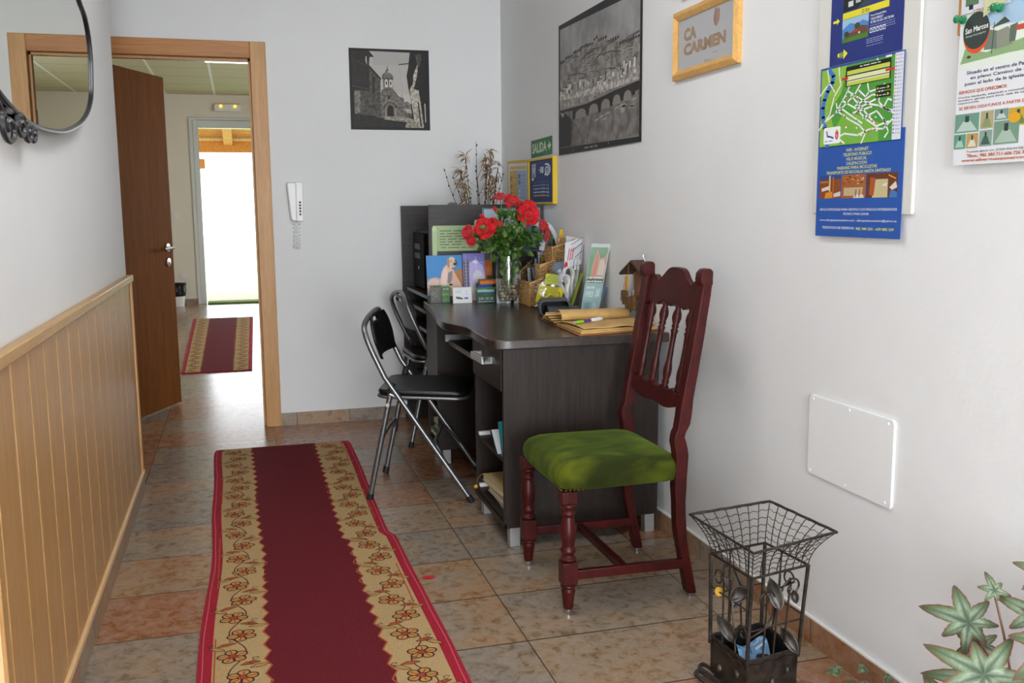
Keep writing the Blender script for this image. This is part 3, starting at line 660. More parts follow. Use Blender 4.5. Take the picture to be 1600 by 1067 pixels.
for i, (a, b_, c_) in enumerate(ph):
    p.rect(a, 1.240, b_, 1.2985, c_)
    W_ = a-b_
    def q(u, v): return (a-W_*u, 1.240+.0585*v)
    if i == 0:
        p.poly([q(0, 1), q(1, 1), q(1, .85), q(0, .8)], '#2e4a84'); p.poly([q(.1, .45), q(.45, .55), q(.5, .4), q(.1, .3)], '#d5cfc8'); p.poly([q(.65, .2), q(1, .3), q(1, .1), q(.7, .05)], '#cfc9c2'); p.poly([q(.25, 0), q(.3, .25), q(.6, .3), q(.65, .02)], '#d88a2a'); p.rect(*q(.45, .3), *q(.52, 1), '#d8b98a'); p.rect(*q(.62, .1), *q(.68, .95), '#b0652a'); p.rect(*q(.0, .7), *q(.4, .74), '#c98746')
    elif i == 1:
        for k in range(22): x_, y_ = R.random()*.85+.03, .55+.38*R.random(); p.rect(*q(x_, y_), *q(x_+.07, y_+.06), R.choice(['#c8682c', '#d9954c', '#4a3a34', '#c9a890', '#7c2f1a']), up=(k == 0))
        p.poly([q(.1, .1), q(.1, .45), q(.9, .45), q(.85, .1)], '#c2ab84'); p.poly([q(.5, 0), q(.55, .12), q(.9, .15), q(.95, 0)], '#dcd6cc'); p.line([q(.6, .05), q(.62, .35)], .003, '#5a3018'); p.line([q(.75, .05), q(.77, .35)], .003, '#5a3018')
    else:
        p.poly([q(.2, 0), q(.3, .75), q(.7, .75), q(.7, 0)], '#c7bb8f'); p.poly([q(.1, .1), q(.12, .85), q(.3, .8), q(.25, .1)], '#a9562a'); p.poly([q(.75, 0), q(.8, .35), q(1, .2), q(1, 0)], '#4a78b4'); p.poly([q(.75, .4), q(.95, .65), q(1, .4), q(.85, .3)], '#d9d3ca'); p.poly([q(.5, .5), q(.68, .62), q(.66, .45)], '#e0dcd4'); p.line([q(.72, .9), q(.95, .75)], .003, '#d8a05a')
wt = '#e6eaf2'
p.text('MENUS ESPECIALES PARA GRUPOS CON PRECIOS INTERESANTES', 2.228, 1.2085, 1.918, 1.2145, wt, bold=.006)
p.text('PICNICS PARA LEVAR', 2.125, 1.1975, 2.022, 1.2035, wt, bold=.006, up=False)
p.text('www.alberguebuencamino.com - alberguebuencamino@yahoo.es', 2.228, 1.180, 1.918, 1.187, wt, bold=.006, up=False)
p.text('TELEFONOS DE RESERVAS:', 2.216, 1.1615, 2.078, 1.168, wt, bold=.006, up=False); p.text('982 380 233 - 639 882 229', 2.072, 1.1605, 1.926, 1.167, yel, bold=.02, up=False)
p.done('hostel_poster', None, label='blue hostel poster with yellow lines of text and three room photos', cat='poster', group=None)
# route poster (top)
p = Print((XR-.0105, 2.07, 1.8), fx(.0105), h0=.0012)
p.sheet(2.211, 1.577, 1.929, 2.02, '#28357a', .0012)
p.rect(2.160, 1.704, 2.052, 1.80, '#39424a'); p.poly([(2.16, 1.704), (2.1, 1.704), (2.06, 1.73), (2.05, 1.76), (2.12, 1.74), (2.16, 1.76)], '#1f2620'); p.rect(2.14, 1.712, 2.12, 1.725, '#d8dadc'); p.rect(2.11, 1.716, 2.09, 1.73, '#b5b9c0'); p.poly([(2.16, 1.735), (2.13, 1.75), (2.13, 1.77), (2.16, 1.77)], '#c9cdd4')
p.rect(2.161, 1.684, 1.981, 1.700, '#e2d832'); p.text('25 Km', 2.085, 1.687, 2.055, 1.697, '#4a5a3a', bold=.02)
def icon(a, z):
    p.rect(a, z, a-.0095, z+.0115, '#d9dce4', up=False); p.rect(a-.002, z+.002, a-.0075, z+.0085, '#3c4a86')
for k in range(4): icon(2.045-k*.0145, 1.712)
p.rect(2.161, 1.627, 2.056, 1.683, '#4d86c4'); p.poly([(2.161, 1.627), (2.056, 1.627), (2.056, 1.640), (2.161, 1.638)], '#4c7d35')
p.poly([(2.161, 1.683), (2.12, 1.683), (2.056, 1.683), (2.056, 1.664), (2.08, 1.672), (2.10, 1.665), (2.13, 1.672), (2.161, 1.66)], '#9dbfdd')
p.poly([(2.152, 1.637), (2.150, 1.648), (2.12, 1.648), (2.105, 1.657), (2.085, 1.66), (2.058, 1.655), (2.058, 1.640)], '#6b4a38'); p.poly([(2.125, 1.648), (2.105, 1.658), (2.09, 1.656), (2.1, 1.647)], '#a04c38'); p.rect(2.095, 1.641, 2.088, 1.646, '#d8d0c4')
for a, z, rr in ((2.143, 1.647, .010), (2.10, 1.661, .011)): p.disc(a, z, rr, rr*.7, '#3a4634')
for st, b_, z in (('Ponte Campaña-Mato', 1.990, 1.671), ('“CASA DOMINGO”', 2.000, 1.6635), ('Tlf. 982 163 226 / 630 728 864', 1.962, 1.6555)): p.text(st, 2.049, z, b_, z+.0062, '#d8deee', bold=.03, up=False)
for k in range(3): p.greek(2.049, 1.650-k*.0052, 1.955, .0028, '#8f9cc9', seed=k, up=(k == 0))
for k in range(5): icon(2.050-k*.0125, 1.634)
for k in range(3): p.greek(2.061, 1.620-k*.0045, 1.998, .0026, '#aab4d8', seed=k+5, up=(k == 0))
p.greek(2.061, 1.6045, 1.998, .002, '#aab4d8', seed=9)
def arrow(a, z, s_, c_='#e8e232'): p.poly([(a, z+.003*s_), (a-.016*s_, z+.003*s_), (a-.016*s_, z+.008*s_), (a-.028*s_, z), (a-.016*s_, z-.008*s_), (a-.016*s_, z-.003*s_), (a, z-.003*s_)], c_)
arrow(2.200, 1.6845, 1.0); arrow(2.176, 1.600, 1.5); p.disc(2.160, 1.600, .010, .006, '#7f9a4a', 12); p.greek(2.172, 1.592, 2.148, .002, '#aab4d8')
p.done('route_poster', None, label='dark blue poster with 25 Km band and stone house photo, above the map', cat='poster')
# town map sheet
p = Print((XR-.0135, 2.08, 1.48), lambda u, v, h: (XR-.0135-h-.004*math.sin(math.pi*u)*(1-v)*0, 2.243-u*.329, 1.374+v*.201+u*.0*(v)), h0=.0012)
p.sheet(0, 0, 1, 1, '#2f4f9a', .0012)
p.rect(.015, .0, .90, .975, '#4f9a3c'); p.poly([(.015, .975), (.34, .975), (.28, .65), (.14, .45), (.20, .2), (.3, 0), (.015, 0)], '#8fbc45'); p.poly([(.32, .4), (.5, .35), (.75, .22), (.75, 0), (.25, 0), (.2, .2)], '#7ab444'); p.rect(.90, 0, .995, .985, '#dfe3ee')
riv = [(.11, .97), (.17, .88), (.16, .80), (.10, .70), (.06, .60), (.045, .50), (.05, .38), (.08, .24), (.12, .10), (.12, .0)]
p.line(riv, .05, '#3f78c8')
wr = '#eef0ee'
roads = [[(.0, .66), (.10, .78), (.12, .8), (.17, .72), (.19, .68)], [(.12, .8), (.09, .97)], [(.24, .97), (.25, .85), (.27, .75), (.19, .62), (.14, .40), (.06, .30), (0, .22)], [(.06, .30), (.2, .40), (.28, .45), (.36, .52), (.45, .60), (.52, .72), (.58, .80), (.60, .90)], [(.40, .86), (.40, .75), (.34, .62), (.28, .52), (.2, .40)],
 [(.22, .53), (.24, .43), (.30, .38), (.40, .30), (.52, .22), (.60, .12), (.55, .0)], [(.36, .66), (.5, .55), (.62, .46), (.74, .42), (.88, .33), (.92, .30)], [(.30, .55), (.48, .42), (.60, .28), (.72, .18), (.86, .22)], [(.26, .48), (.44, .33), (.55, .24)], [(.40, .60), (.56, .40), (.70, .22)], [(.60, .70), (.62, .6), (.58, .55), (.50, .64)], [(.62, .6), (.75, .62), (.80, .66)], [(.74, .60), (.74, .46), (.82, .36), (.9, .34)],
 [(.46, .46), (.66, .56), (.74, .54)], [(.48, .42), (.70, .50)], [(.44, .38), (.66, .42)], [(.56, .30), (.72, .36), (.82, .22)], [(.20, .08), (.34, .14), (.5, .10), (.66, .16), (.8, .14), (.9, .24)], [(.10, .22), (.20, .14), (.34, .02)], [(.80, .40), (.84, .48), (.88, .46)], [(.80, .26), (.86, .10), (.82, .04)], [(.70, .97), (.72, .92)], [(.8, .97), (.86, 1.0-.03)]]
for k, rd in enumerate(roads): p.line(rd, .022, wr, asp=1.6, up=(k == 0))
R = random.Random(11)
for k in range(34):
    x, y = R.uniform(.22, .86), R.uniform(.08, .60); p.disc(x, y, .012, .012, R.choice(['#d8783c', '#c04a48', '#e0e4f0', '#7a9ad0', '#e8eee8']), 8, up=(k == 0))
p.rect(.33, .71, .86, .95, '#1c1c18')
for k in range(3): p.rect(.345, .72+.065*k, .845, .77+.065*k, '#c3cf58' if k != 1 else '#dfe4b4', up=(k == 0))
p.rect(.35, .765, .845, .775, '#f0f0e0'); p.greek(.5, .922, .74, .016, '#f0f0f0'); p.rect(.28, .80, .36, .83, '#d0302c'); p.rect(.80, .80, .90, .83, '#d0302c')
for k, y in enumerate((.62, .54)): p.rect(.70, y-.03, .87, y+.035, '#1c1c18'); p.poly([(.83, y+.02), (.855, y), (.83, y-.018)], '#e0c83a'); p.disc(.72, y, .010, .014, '#e0c83a', 8); p.greek(.74, y-.008, .82, .014, '#e8e8d8', seed=k)
for k in range(22): p.disc(.915, .96-k*.042, .008, .010, R.choice(['#c04a48', '#4a68b0', '#e0b43a', '#7a7a84']), 7, up=(k == 0)); p.greek(.932, .953-k*.042, .985, .011, '#8b90a4', seed=k, up=False)
p.poly(rrect(.07, .03, .29, .24, .02), '#f2f4f6'); p.line([(.11, .19), (.12, .13), (.16, .12), (.20, .10)], .022, '#2f4fa8', asp=1.6); p.greek(.09, .06, .19, .018, '#6a78a8'); p.poly([(.225, .17), (.265, .17), (.265, .10), (.245, .07), (.225, .10)], '#c4343a'); p.poly([(.225, .17), (.235, .20), (.255, .20), (.265, .17)], '#c8a24a'); p.rect(.241, .10, .249, .15, '#f0e8e0')
p.done('town_map', None, label='green illustrated town street map sheet with white roads, overlapping the hostel poster', cat='map')
# cork board corner with hostel flyer, pins and cards
cb = thing('cork_board', 'wood framed cork board at top right, mostly hidden behind pinned flyers', 'cork board', (XR, 1.55, 1.9))
g = G(cb); g.box(XR-.014, XR, 1.725, 1.752, 1.577, 2.3); g.box(XR-.014, XR, 1.1, 1.725, 1.577, 1.604); g.done('frame', wood('cork_frame', '#b5713c', '#cf9058', (9, 9, 2), .4), cb, bevel=.004)
g = G(cb); g.box(XR-.006, XR, 1.1, 1.725, 1.604, 2.3); g.done('cork_sheet', speck('cork', '#a8763f', '#c79a62', 200, .9), cb)
p = Print((XR-.016, 1.6, 1.46), fx(.016), h0=.001)
p.sheet(1.738, 1.305, 1.33, 1.66, '#e3e6ea', .001)
p.poly([(1.734, 1.503), (1.33, 1.503), (1.33, 1.66), (1.70, 1.66), (1.734, 1.62)], '#dfe9dd'); p.poly([(1.732, 1.515), (1.60, 1.520), (1.33, 1.52), (1.33, 1.55), (1.55, 1.545), (1.66, 1.53), (1.72, 1.545)], '#8fae7c')
p.poly([(1.66, 1.58), (1.58, 1.575), (1.33, 1.60), (1.33, 1.66), (1.66, 1.66)], '#a9c9e2'); p.poly([(1.668, 1.535), (1.66, 1.575), (1.63, 1.567), (1.628, 1.532)], '#6f7f72'); p.poly([(1.632, 1.532), (1.635, 1.567), (1.605, 1.572), (1.59, 1.555), (1.592, 1.535)], '#8d9182'); p.poly([(1.60, 1.572), (1.58, 1.575), (1.585, 1.54), (1.60, 1.54)], '#5f6f62'); p.poly([(1.585, 1.57), (1.33, 1.575), (1.33, 1.555), (1.585, 1.56)], '#c0533c'); p.poly([(1.65, 1.575), (1.615, 1.592), (1.60, 1.58)], '#475448')
p.line([(1.642, 1.585), (1.645, 1.525)], .002, '#445048'); p.disc(1.708, 1.527, .006, .003, '#3b4a3a')
p.disc(1.690, 1.573, .037, .041, '#e0552c', 28); p.disc(1.691, 1.578, .037, .037, '#39443f', 28)
p.text('San Marcos', 1.722, 1.5745, 1.658, 1.586, '#f0f0ee', bold=.02, shear=.004); p.text('albergue de peregrinos', 1.720, 1.566, 1.664, 1.571, '#d8dcd8', shear=.003)
def para(lines, c_, hgt, bold=.0):
    for st, a, b_, z in lines: p.text(st, a, z, b_, z+hgt, c_, bold=bold, up=False)
p.up(); para([('Situado en el centro de Palas de Rei,', 1.711, 1.50, 1.490), ('en pleno Camino de Santiago,', 1.700, 1.50, 1.4785), ('justo al lado de la iglesia de San Tirso', 1.716, 1.47, 1.467)], '#3c4258', .0085, .02)
para([('SERVICIOS QUE OFRECEMOS:', 1.731, 1.598, 1.4515)], '#c45a34', .0078, .03)
para([('Cocina equipada, adaptado a minusválidos, lavadora, secadora,', 1.731, 1.44, 1.4425), ('lavadero, garaje para bicis, sala de estar TV, internet, wifi,', 1.731, 1.45, 1.4365), ('transporte de mochilas.', 1.731, 1.671, 1.4305)], '#3a3e46', .0052, .01)
para([('SE SIRVEN DESAYUNOS A PARTIR DE LAS 6 H.', 1.728, 1.50, 1.4195)], '#c45a34', .0065, .02)
for a, b_, z0, z1, c1, c2 in ((1.737, 1.668, 1.372, 1.411, '#6f9a88', '#b8cfc4'), (1.664, 1.629, 1.376, 1.412, '#b0a880', '#8a9a6a'), (1.626, 1.590, 1.390, 1.412, '#7f9a90', '#c4cfc8'), (1.588, 1.540, 1.376, 1.411, '#c8a83a', '#6f8a4a'), (1.626, 1.56, 1.342, 1.388, '#7a9a84', '#a9bfae'), (1.664, 1.630, 1.341, 1.373, '#8aa598', '#3f5f50'), (1.737, 1.703, 1.339, 1.369, '#5f9a80', '#a8c8ba'), (1.700, 1.668, 1.339, 1.369, '#b89a5a', '#d8d4c4')):
    p.rect(a, z0, b_, z1, c1); p.poly([(a-.004, z0+.003), (a-(a-b_)*.35, z0+(z1-z0)*.6), (b_+(a-b_)*.35, z0+(z1-z0)*.6), (b_+.004, z0+.003)], c2); p.rect(a-(a-b_)*.42, z0+(z1-z0)*.55, b_+(a-b_)*.42, z1-(z1-z0)*.12, '#33453e')
p.disc(1.573, 1.392, .016, .010, '#e0a82a')
p.up(); para([('Travesía Iglesia s/n. 27200 PALAS DE REI (Lugo)', 1.698, 1.50, 1.3285)], '#3c4258', .0052, .01)
para([('Tfnos.: 982 380 711-606 726 356', 1.697, 1.53, 1.3195), ('www.alberguesanmarcos.es', 1.712, 1.52, 1.3095)], '#c8683a', .0072, .03)
p.done('hostel_flyer', None, label='white San Marcos flyer with round dark badge and green room photos, pinned at right edge', cat='flyer')
p = Print((XR-.02, 1.70, 1.66), fx(.0195), h0=.0008); p.sheet(1.727, 1.616, 1.60, 1.76, '#dcdfe4', .0008)
p.rect(1.722, 1.63, 1.685, 1.665, '#5a7a5a'); p.rect(1.712, 1.622, 1.70, 1.632, '#1c2a4a'); p.greek(1.70, 1.618, 1.64, .003, '#c45a34'); p.done('leaflet', None, label='small white leaflet with landscape photo tucked above the round San Marcos badge', cat='leaflet')
for nm, pts_, c_, lab in (('business_card', [(1.682, 1.640), (1.640, 1.617), (1.612, 1.632), (1.616, 1.66), (1.675, 1.68)], '#d9d8c2', 'cream business card tilted across the top of the leaflet'), ('business_card', [(1.667, 1.600), (1.640, 1.612), (1.600, 1.622), (1.607, 1.675), (1.667, 1.64)], '#cfd3a4', 'yellowish business card reading TRANS held by the right green pin')):
    p = Print((XR-.0225, 1.64, 1.63), fx(.0225 if 'TRANS' in lab else .0215), h0=.0008); p.m(c_); p.g.prism(pts_, p.fn, 0, p.h)
    if 'TRANS' in lab: p.text('TRANS', 1.652, 1.630, 1.610, 1.641, '#4a4c3a', bold=.03, shear=.012); [p.greek(1.657, 1.615-k*.005, 1.628, .003, '#6a6c4a', seed=k, shear=.006) for k in range(2)]
    else: [p.greek(1.665, 1.652-k*.008, 1.63, .004, '#7a7a6a', seed=k, shear=.008) for k in range(2)]
    p.done(nm, None, label=lab, cat='card', group=None)
pin = mat('green_pin_plastic', '#1c7a4c', .25)
for y_, z_, lab in ((1.727, 1.606, 'green push pin at the left corner of the San Marcos badge'), (1.621, 1.609, 'green push pin holding the TRANS card near right edge')):
    g = G((XR-.02, y_, z_)); g.lathe([(.0, 0), (.009, 0), (.009, .003), (.005, .005), (.0045, .013), (.008, .016), (.0085, .019), (.006, .021), (0, .0215)], (XR-.0235 if y_ < 1.7 else XR-.0195, y_, z_), 14, (-1, 0, 0)); g.done('push_pin', pin, None, lab, 'push pin')
# exit sign and post office box display high above the desk corner
p = Print((XR, 4.70, 1.52), lambda u, v, h: (XR-.002-h, 4.868-u*.345+v*.0, 1.482+v*.088+ (u-.5)*.004), h0=.002)
p.sheet(0, 0, 1, 1, '#2f6f4c', .002); p.text('SALIDA', .06, .22, .76, .80, '#c8dcae', bold=.03); p.poly([(.80, .50), (.87, .62), (.87, .78), (.97, .50), (.87, .22), (.87, .38), (.80, .45)], '#c8dcae'); p.greek(.70, .08, .84, .05, '#7aa884')
p.done('exit_sign', None, label='green SALIDA exit sign with pale lettering and arrow on right wall', cat='sign')
ybx = thing('postal_box_display', 'yellow and navy postal box display hanging open on right wall above desk', 'display box', (XR, 4.9, 1.35))
yb = P('#d6b42c')
g = G(ybx); g.box(XR-.022, XR, 4.455, 4.868, 1.240, 1.249); g.box(XR-.022, XR, 4.455, 4.868, 1.461, 1.470); g.box(XR-.022, XR, 4.455, 4.462, 1.249, 1.461); g.box(XR-.022, XR, 4.861, 4.868, 1.249, 1.461); g.box(XR-.010, XR, 4.462, 4.861, 1.249, 1.461); g.done('box_tray', yb, ybx)
p = Print(ybx, lambda u, v, h: (XR-.016-h, 4.858-u*.385, 1.250+v*.210), h0=.0)
p.sheet(0, 0, .99, 1, '#243a72', .005)
wh = '#e4e8ee'
p.text('CORREOS', .10, .60, .28, .93, wh, bold=.03, rot=90); p.disc(.14, .56, .055, .035, wh, 12)
p.ring(.74, .76, .17, .15, .72, wh, 22, -math.pi*.5, math.pi*.62); p.ring(.76, .76, .085, .075, .6, wh, 18); p.disc(.76, .76, .02, .018, wh, 8); p.poly([(.66, .62), (.78, .66), (.68, .70)], wh)
for k in range(4): p.rect(.47, .70+k*.036, .62, .722+k*.036, wh, up=(k == 0))
p.rect(.56, .69, .60, .84, wh); p.rect(.40, .762, .47, .774, wh)
for k, c_ in enumerate(('#4a5c8c', '#8c98b4', '#c0c8d4', '#dde2ea', '#d8b848')): p.text('Prepagado', .16, .455-k*.082, .84, .515-k*.082, c_, bold=.03, rot=180)
p.done('box_face', ybx)
cv = thing('box_lid_panel', 'printed tariff sheet on yellow lid left of the navy postal box', 'display panel', (XR, 5.1, 1.35))
p = Print(cv, lambda u, v, h: (XR-.004-h-.012*(1-u)*0, 5.318-u*.448, 1.262-.018*u+v*(.224+.006*u)), h0=.004)
p.sheet(0, 0, 1, 1, yb, .004); p.rect(.04, .04, .87, .93, '#dfe2e4'); p.rect(.12, .79, .82, .86, '#e0b45a'); p.rect(.10, .07, .44, .76, '#d8b060'); p.rect(.44, .07, .84, .76, '#a9c0de')
for k in range(3): p.rect(.14, .12+k*.19, .22, .24+k*.19, '#9a8450'); p.greek(.26, .2+k*.19, .42, .02, '#8a6a34', seed=k); p.rect(.10, .28+k*.17, .44, .286+k*.17, '#c08c34')
for k in range(2): p.rect(.48, .42+k*.14, .58, .53+k*.14, '#7a8494'); p.disc(.53, .16+k*.1, .045, .04, '#dfe2e4')
for k in range(7): p.greek(.62, .12+k*.085, .82, .014, '#5f78a0', seed=k, up=(k == 0))
p.text('Prepagado', .92, .05, .985, .90, '#4a4420', bold=.03, rot=90)
p.done('lid_sheet', cv)
# ================================================================== DESKS
dk = thing('office_desk', 'dark wenge desk with curved front edge and drawer pedestal along the right wall', 'desk', (1.18, 3.9, 0))
top = [(.866, 4.655), (.858, 4.50), (.845, 4.35), (.826, 4.18), (.800, 4.0), (.785, 3.85), (.788, 3.75), (.806, 3.66), (.826, 3.59), (.834, 3.52), (.828, 3.40), (.826, 3.26)]
top = [(q.x, q.y) for q in spline([(a, b, 0) for a, b in top], 3)]+[(.829, 3.20), (.842, 3.172), (.868, 3.160), (.90, 3.157), (1.498, 3.157), (1.498, 4.655)]
g = G(dk); g.prism(top, lambda u, v, h: (u, v, h), .731, .765); g.done('desktop', wenge_h, dk, bevel=.004)
g = G(dk); g.box(.872, 1.470, 3.185, 3.203, .073, .731); g.done('end_panel', wenge, dk, bevel=.001)
g = G(dk); g.box(.880, 1.470, 3.628, 3.646, .073, .731); g.done('inner_panel', wenge, dk)
g = G(dk); g.box(1.452, 1.470, 3.203, 3.628, .073, .731); g.done('back_panel', wenge, dk)
g = G(dk); g.box(.880, 1.452, 3.203, 3.628, .090, .108); g.done('bottom_board', wenge, dk)
g = G(dk); g.box(.874, .880, 3.185, 3.646, .073, .090); g.box(.880, 1.470, 3.203, 3.628, .073, .0895); g.done('plinth_edge', wenge, dk)
g = G(dk); g.box(.884, 1.452, 3.203, 3.628, .305, .322); g.done('shelf', wenge, dk)
d_ = G(dk); d_.box(.868, .884, 3.207, 3.624, .575, .728); d_.box(.884, 1.40, 3.215, 3.616, .59, .70); dro = d_.done('drawer', wenge_x if False else wenge, dk, bevel=.0015)
g = G(dk); g.box(.826, .838, 3.315, 3.485, .658, .684); g.box(.838, .868, 3.315, 3.327, .658, .684); g.box(.838, .868, 3.473, 3.485, .658, .684); g.done('drawer_handle', silver, dro, bevel=.0015)
for x0, y0 in ((.895, 3.195), (1.425, 3.195), (.895, 3.585), (1.425, 3.585), (.895, 4.375), (.895, 4.545), (1.425, 4.375)):
    g = G(dk); g.box(x0, x0+.038, y0, y0+.038, 0, .073); g.done('leg', silver, dk, bevel=.0015)
g = G(dk); g.box(.872, 1.470, 4.360, 4.378, .073, .731); g.done('inner_panel', wenge, dk)
g = G(dk); g.box(.872, 1.470, 4.600, 4.618, .073, .731); g.done('inner_panel', wenge, dk)
g = G(dk); g.box(.872, 1.470, 4.378, 4.600, .073, .095); g.box(.880, 1.470, 4.378, 4.600, .30, .318); g.done('shelf', wenge, dk)
g = G(dk); g.box(.872, .890, 4.378, 4.600, .36, .728); g.done('cupboard_door', wenge, dk)
g = G(dk); g.box(.93, 1.33, 3.66, 4.35, .588, .606); kt = g.done('keyboard_tray', wenge, dk)
g = G(dk); g.box(.925, .93, 3.66, 4.35, .586, .608); g.done('tray_edge', mat('grey_edge_band', '#77736f', .45), kt)
for y0 in (3.646, 4.348): g = G(dk); g.box(.91, 1.32, y0, y0+.012, .60, .632); g.done('tray_runner', silver, kt)
for z in (.322, .108): g = G(dk); g.box(.887, 1.1, 3.612, 3.628, z, z+.012); g.box(.887, .95, 3.604, 3.612, z, z+.003); g.done('shelf_bracket', whitep, dk)
hu = thing('computer_hutch', 'dark wenge computer desk with tall side panels in the far corner', 'desk', (1.2, 5.06, 0))
g = G(hu); g.box(.905, 1.498, 4.665, 4.685, .765, 1.240); g.box(.905, 1.498, 4.665, 4.685, 0, .7649); g.done('side_panel', wenge_x, hu, bevel=.001)
g = G(hu); g.box(.892, 1.49, 5.420, 5.440, .0, 1.238); g.done('side_panel', wenge_x, hu, bevel=.001)
g = G(hu); g.box(1.478, 1.496, 4.685, 5.420, .0, 1.12); g.done('back_panel', wenge, hu)
for x0, z in ((.905, .782), (.905, .70), (.905, .60), (.96, .30)):
    g = G(hu); g.box(x0, 1.478, 4.685, 5.420, z-.018, z); g.done('shelf', wenge_h, hu)
pcx = thing('computer_tower', 'black computer tower standing on the hutch shelf between the side panels', 'computer', (1.15, 5.2, .782))
g = G(pcx); g.box(.965, 1.36, 5.02, 5.36, .782, 1.10); g.done('case', mat('black_case', '#050506', .6), pcx, bevel=.004)
g = G(pcx); g.box(.945, .965, 5.03, 5.35, .79, 1.09); g.done('front_bezel', mat('bezel_dark', '#070708', .7, spec=.1), pcx, bevel=.006)
g = G(pcx); g.box(.942, .945, 5.14, 5.30, 1.0, 1.03); g.box(.942, .945, 5.14, 5.30, .95, .98); g.done('drive_bay', mat('bay_grey', '#1c1d20', .5), pcx)
g = G(pcx); g.lathe([(.009, 0), (.009, .003)], (.945, 5.19, .90), 12, (-1, 0, 0)); g.done('power_button', silver, pcx)
g = G((1.05, 4.675, 1.24)); g.box(1.005, 1.045, 4.668, 4.682, 1.2402, 1.247); g.box(1.015, 1.035, 4.66, 4.69, 1.247, 1.251); g.done('panel_clip', mat('dark_clip', '#2f3438', .4), None, 'small dark clip on top edge of the hutch panel', 'clip')
def book(root, x0, x1, y0, y1, z0, z1, cover, page='#d9d4c4'):
    g = G(root); m_ = .0022
    g.box(x0, x1, y0, y1, z0, z0+m_); g.box(x0, x1, y0, y1, z1-m_, z1); g.box(x1-m_, x1, y0, y1, z0+m_, z1-m_); o = g.done('cover', P(cover), root)
    g = G(root); g.box(x0+.004, x1-m_, y0+.003, y1-.003, z0+m_, z1-m_); g.done('page_block', P(page), root)
# things on the pedestal shelves
def stack_book(lab, x0, y0, y1, z0, z1, cover, rz=0, cat='book', name='book', grp=None, L=.24):
    b = thing(name, lab, cat, (x0, (y0+y1)/2, z0), grp); book(b, x0, x0+L, y0, y1, z0, z1, cover); b.rotation_euler = (0, 0, rz); return b
stack_book('thick dark green ledger lowest in the pedestal stack', .898, 3.235, 3.50, .1085, .128, '#1f4a42', -.04)
stack_book('white paged book above the dark green ledger', .893, 3.23, 3.49, .1285, .150, '#c9bfae', .03)
stack_book('slim green and yellow notebook in middle of pedestal stack', .905, 3.24, 3.52, .1505, .160, '#7f9a3a', -.05)
stack_book('tan leather bound book on top of the pedestal stack', .885, 3.225, 3.53, .1605, .186, '#b09a6a', .05)
st = thing('bead_bookmark', 'yellow bead hanging on a cord from the pedestal bottom shelf', 'bookmark', (.864, 3.585, .118)); g = G(st); g.ell((.864, 3.585, .118), .0085, 8); g.done('bead', P('#c9982e', .3), st)
g = G(st); g.tube(spline([(.864, 3.585, .126), (.866, 3.57, .15), (.875, 3.54, .178), (.90, 3.52, .187)], 5), .0016, 5); g.done('cord', P('#8a6a34'), st)
g = G((.96, 3.26, .322)); g.M = Matrix.Translation((.886, 3.242, .3225)) @ Matrix.Rotation(-.42, 4, 'X'); g.box(0, .26, -.0, .022, 0, .135); g.done('folder', P('#1f8f9c', .4), None, 'teal folder leaning on the pedestal middle shelf', 'folder')
g = G((.96, 3.32, .322)); g.M = Matrix.Translation((.880, 3.300, .3225)) @ Matrix.Rotation(-.90, 4, 'X'); g.box(0, .26, 0, .003, 0, .115); g.done('folder', P('#cfd3d6', .4), None, 'thin white and black folder in front of the teal folder', 'folder')
g = G((.96, 3.36, .322)); g.M = Matrix.Translation((.880, 3.312, .3225)) @ Matrix.Rotation(-1.0, 4, 'X'); g.box(0, .26, 0, .003, 0, .115); g.done('folder', P('#23262a', .4), None, 'thin black folder leaning furthest left on the middle shelf', 'folder')
R = random.Random(2); z = .0955; n_ = 0
for c_, h_, lab in (('#b9b2a4', .014, 'cream magazine lowest in the narrow far tower'), ('#7a2a2e', .010, 'dark red magazine near the bottom of narrow far tower'), ('#d0cdc4', .016, 'white paper pile above the dark red magazine'), ('#4a6a4e', .008, 'green magazine in the narrow far tower'), ('#c4bfb2', .018, 'pale catalogue on top of the green magazine'), ('#8f8468', .010, 'tan magazine second from top in narrow far tower'), ('#d6d4cc', .014, 'white magazine topmost in the narrow far tower')):
    o_ = R.uniform(-.012, .012); b = thing('magazine', lab, 'magazine', (.89+o_, 4.49, z), 'magazines in the far tower'); book(b, .886+o_, 1.10+o_, 4.40, 4.585, z, z+h_, c_); z += h_+.0006
for y0, y1, z1, c_, lab in ((4.10, 4.18, .655, '#5f5848', 'small olive box left on the keyboard tray'), (3.93, 4.07, .662, '#8f8779', 'beige carton in the middle of the keyboard tray'), (3.74, 3.90, .668, '#6f675b', 'brown carton at the right of the keyboard tray')):
    g = G((1.1, y0, .606)); g.box(1.03, 1.15, y0, y1, .6065, z1); g.done('carton', P(c_), None, lab, 'box', bevel=.002)

# ================================================================== WOODEN CHAIR
mah = wood('mahogany_stain', '#280908', '#4a1311', (7, 7, 3), .36, .25)
mt = NT(mah)
cw = thing('wooden_dining_chair', 'tall mahogany spindle back chair with green velvet seat', 'chair', (1.11, 2.81, 0))
velvet = mat('green_velvet', '#3e5a14', .85, spec=.15); t = NT(velvet)
f = t.noise(t.coord((1, 1.6, 1)), 5.5, 3, .5, .8); f2 = t.noise(t.coord(), 300, 2)
t.color(t.mix(t.math('MULTIPLY', f2, .25), t.ramp(f, [(.38, '#1f2405'), (.52, '#40470c'), (.66, '#5c610f')]), '#262c08'))
velvet.node_tree.nodes['Principled BSDF'].inputs['Sheen Weight'].default_value = .25
velvet.node_tree.nodes['Principled BSDF'].inputs['Sheen Tint'].default_value = lin('#9dc25a'); t.bump(f2, .2, .002)
def seat_fn(u, v):
    # u around outline, v from bottom rim to top centre
    pass
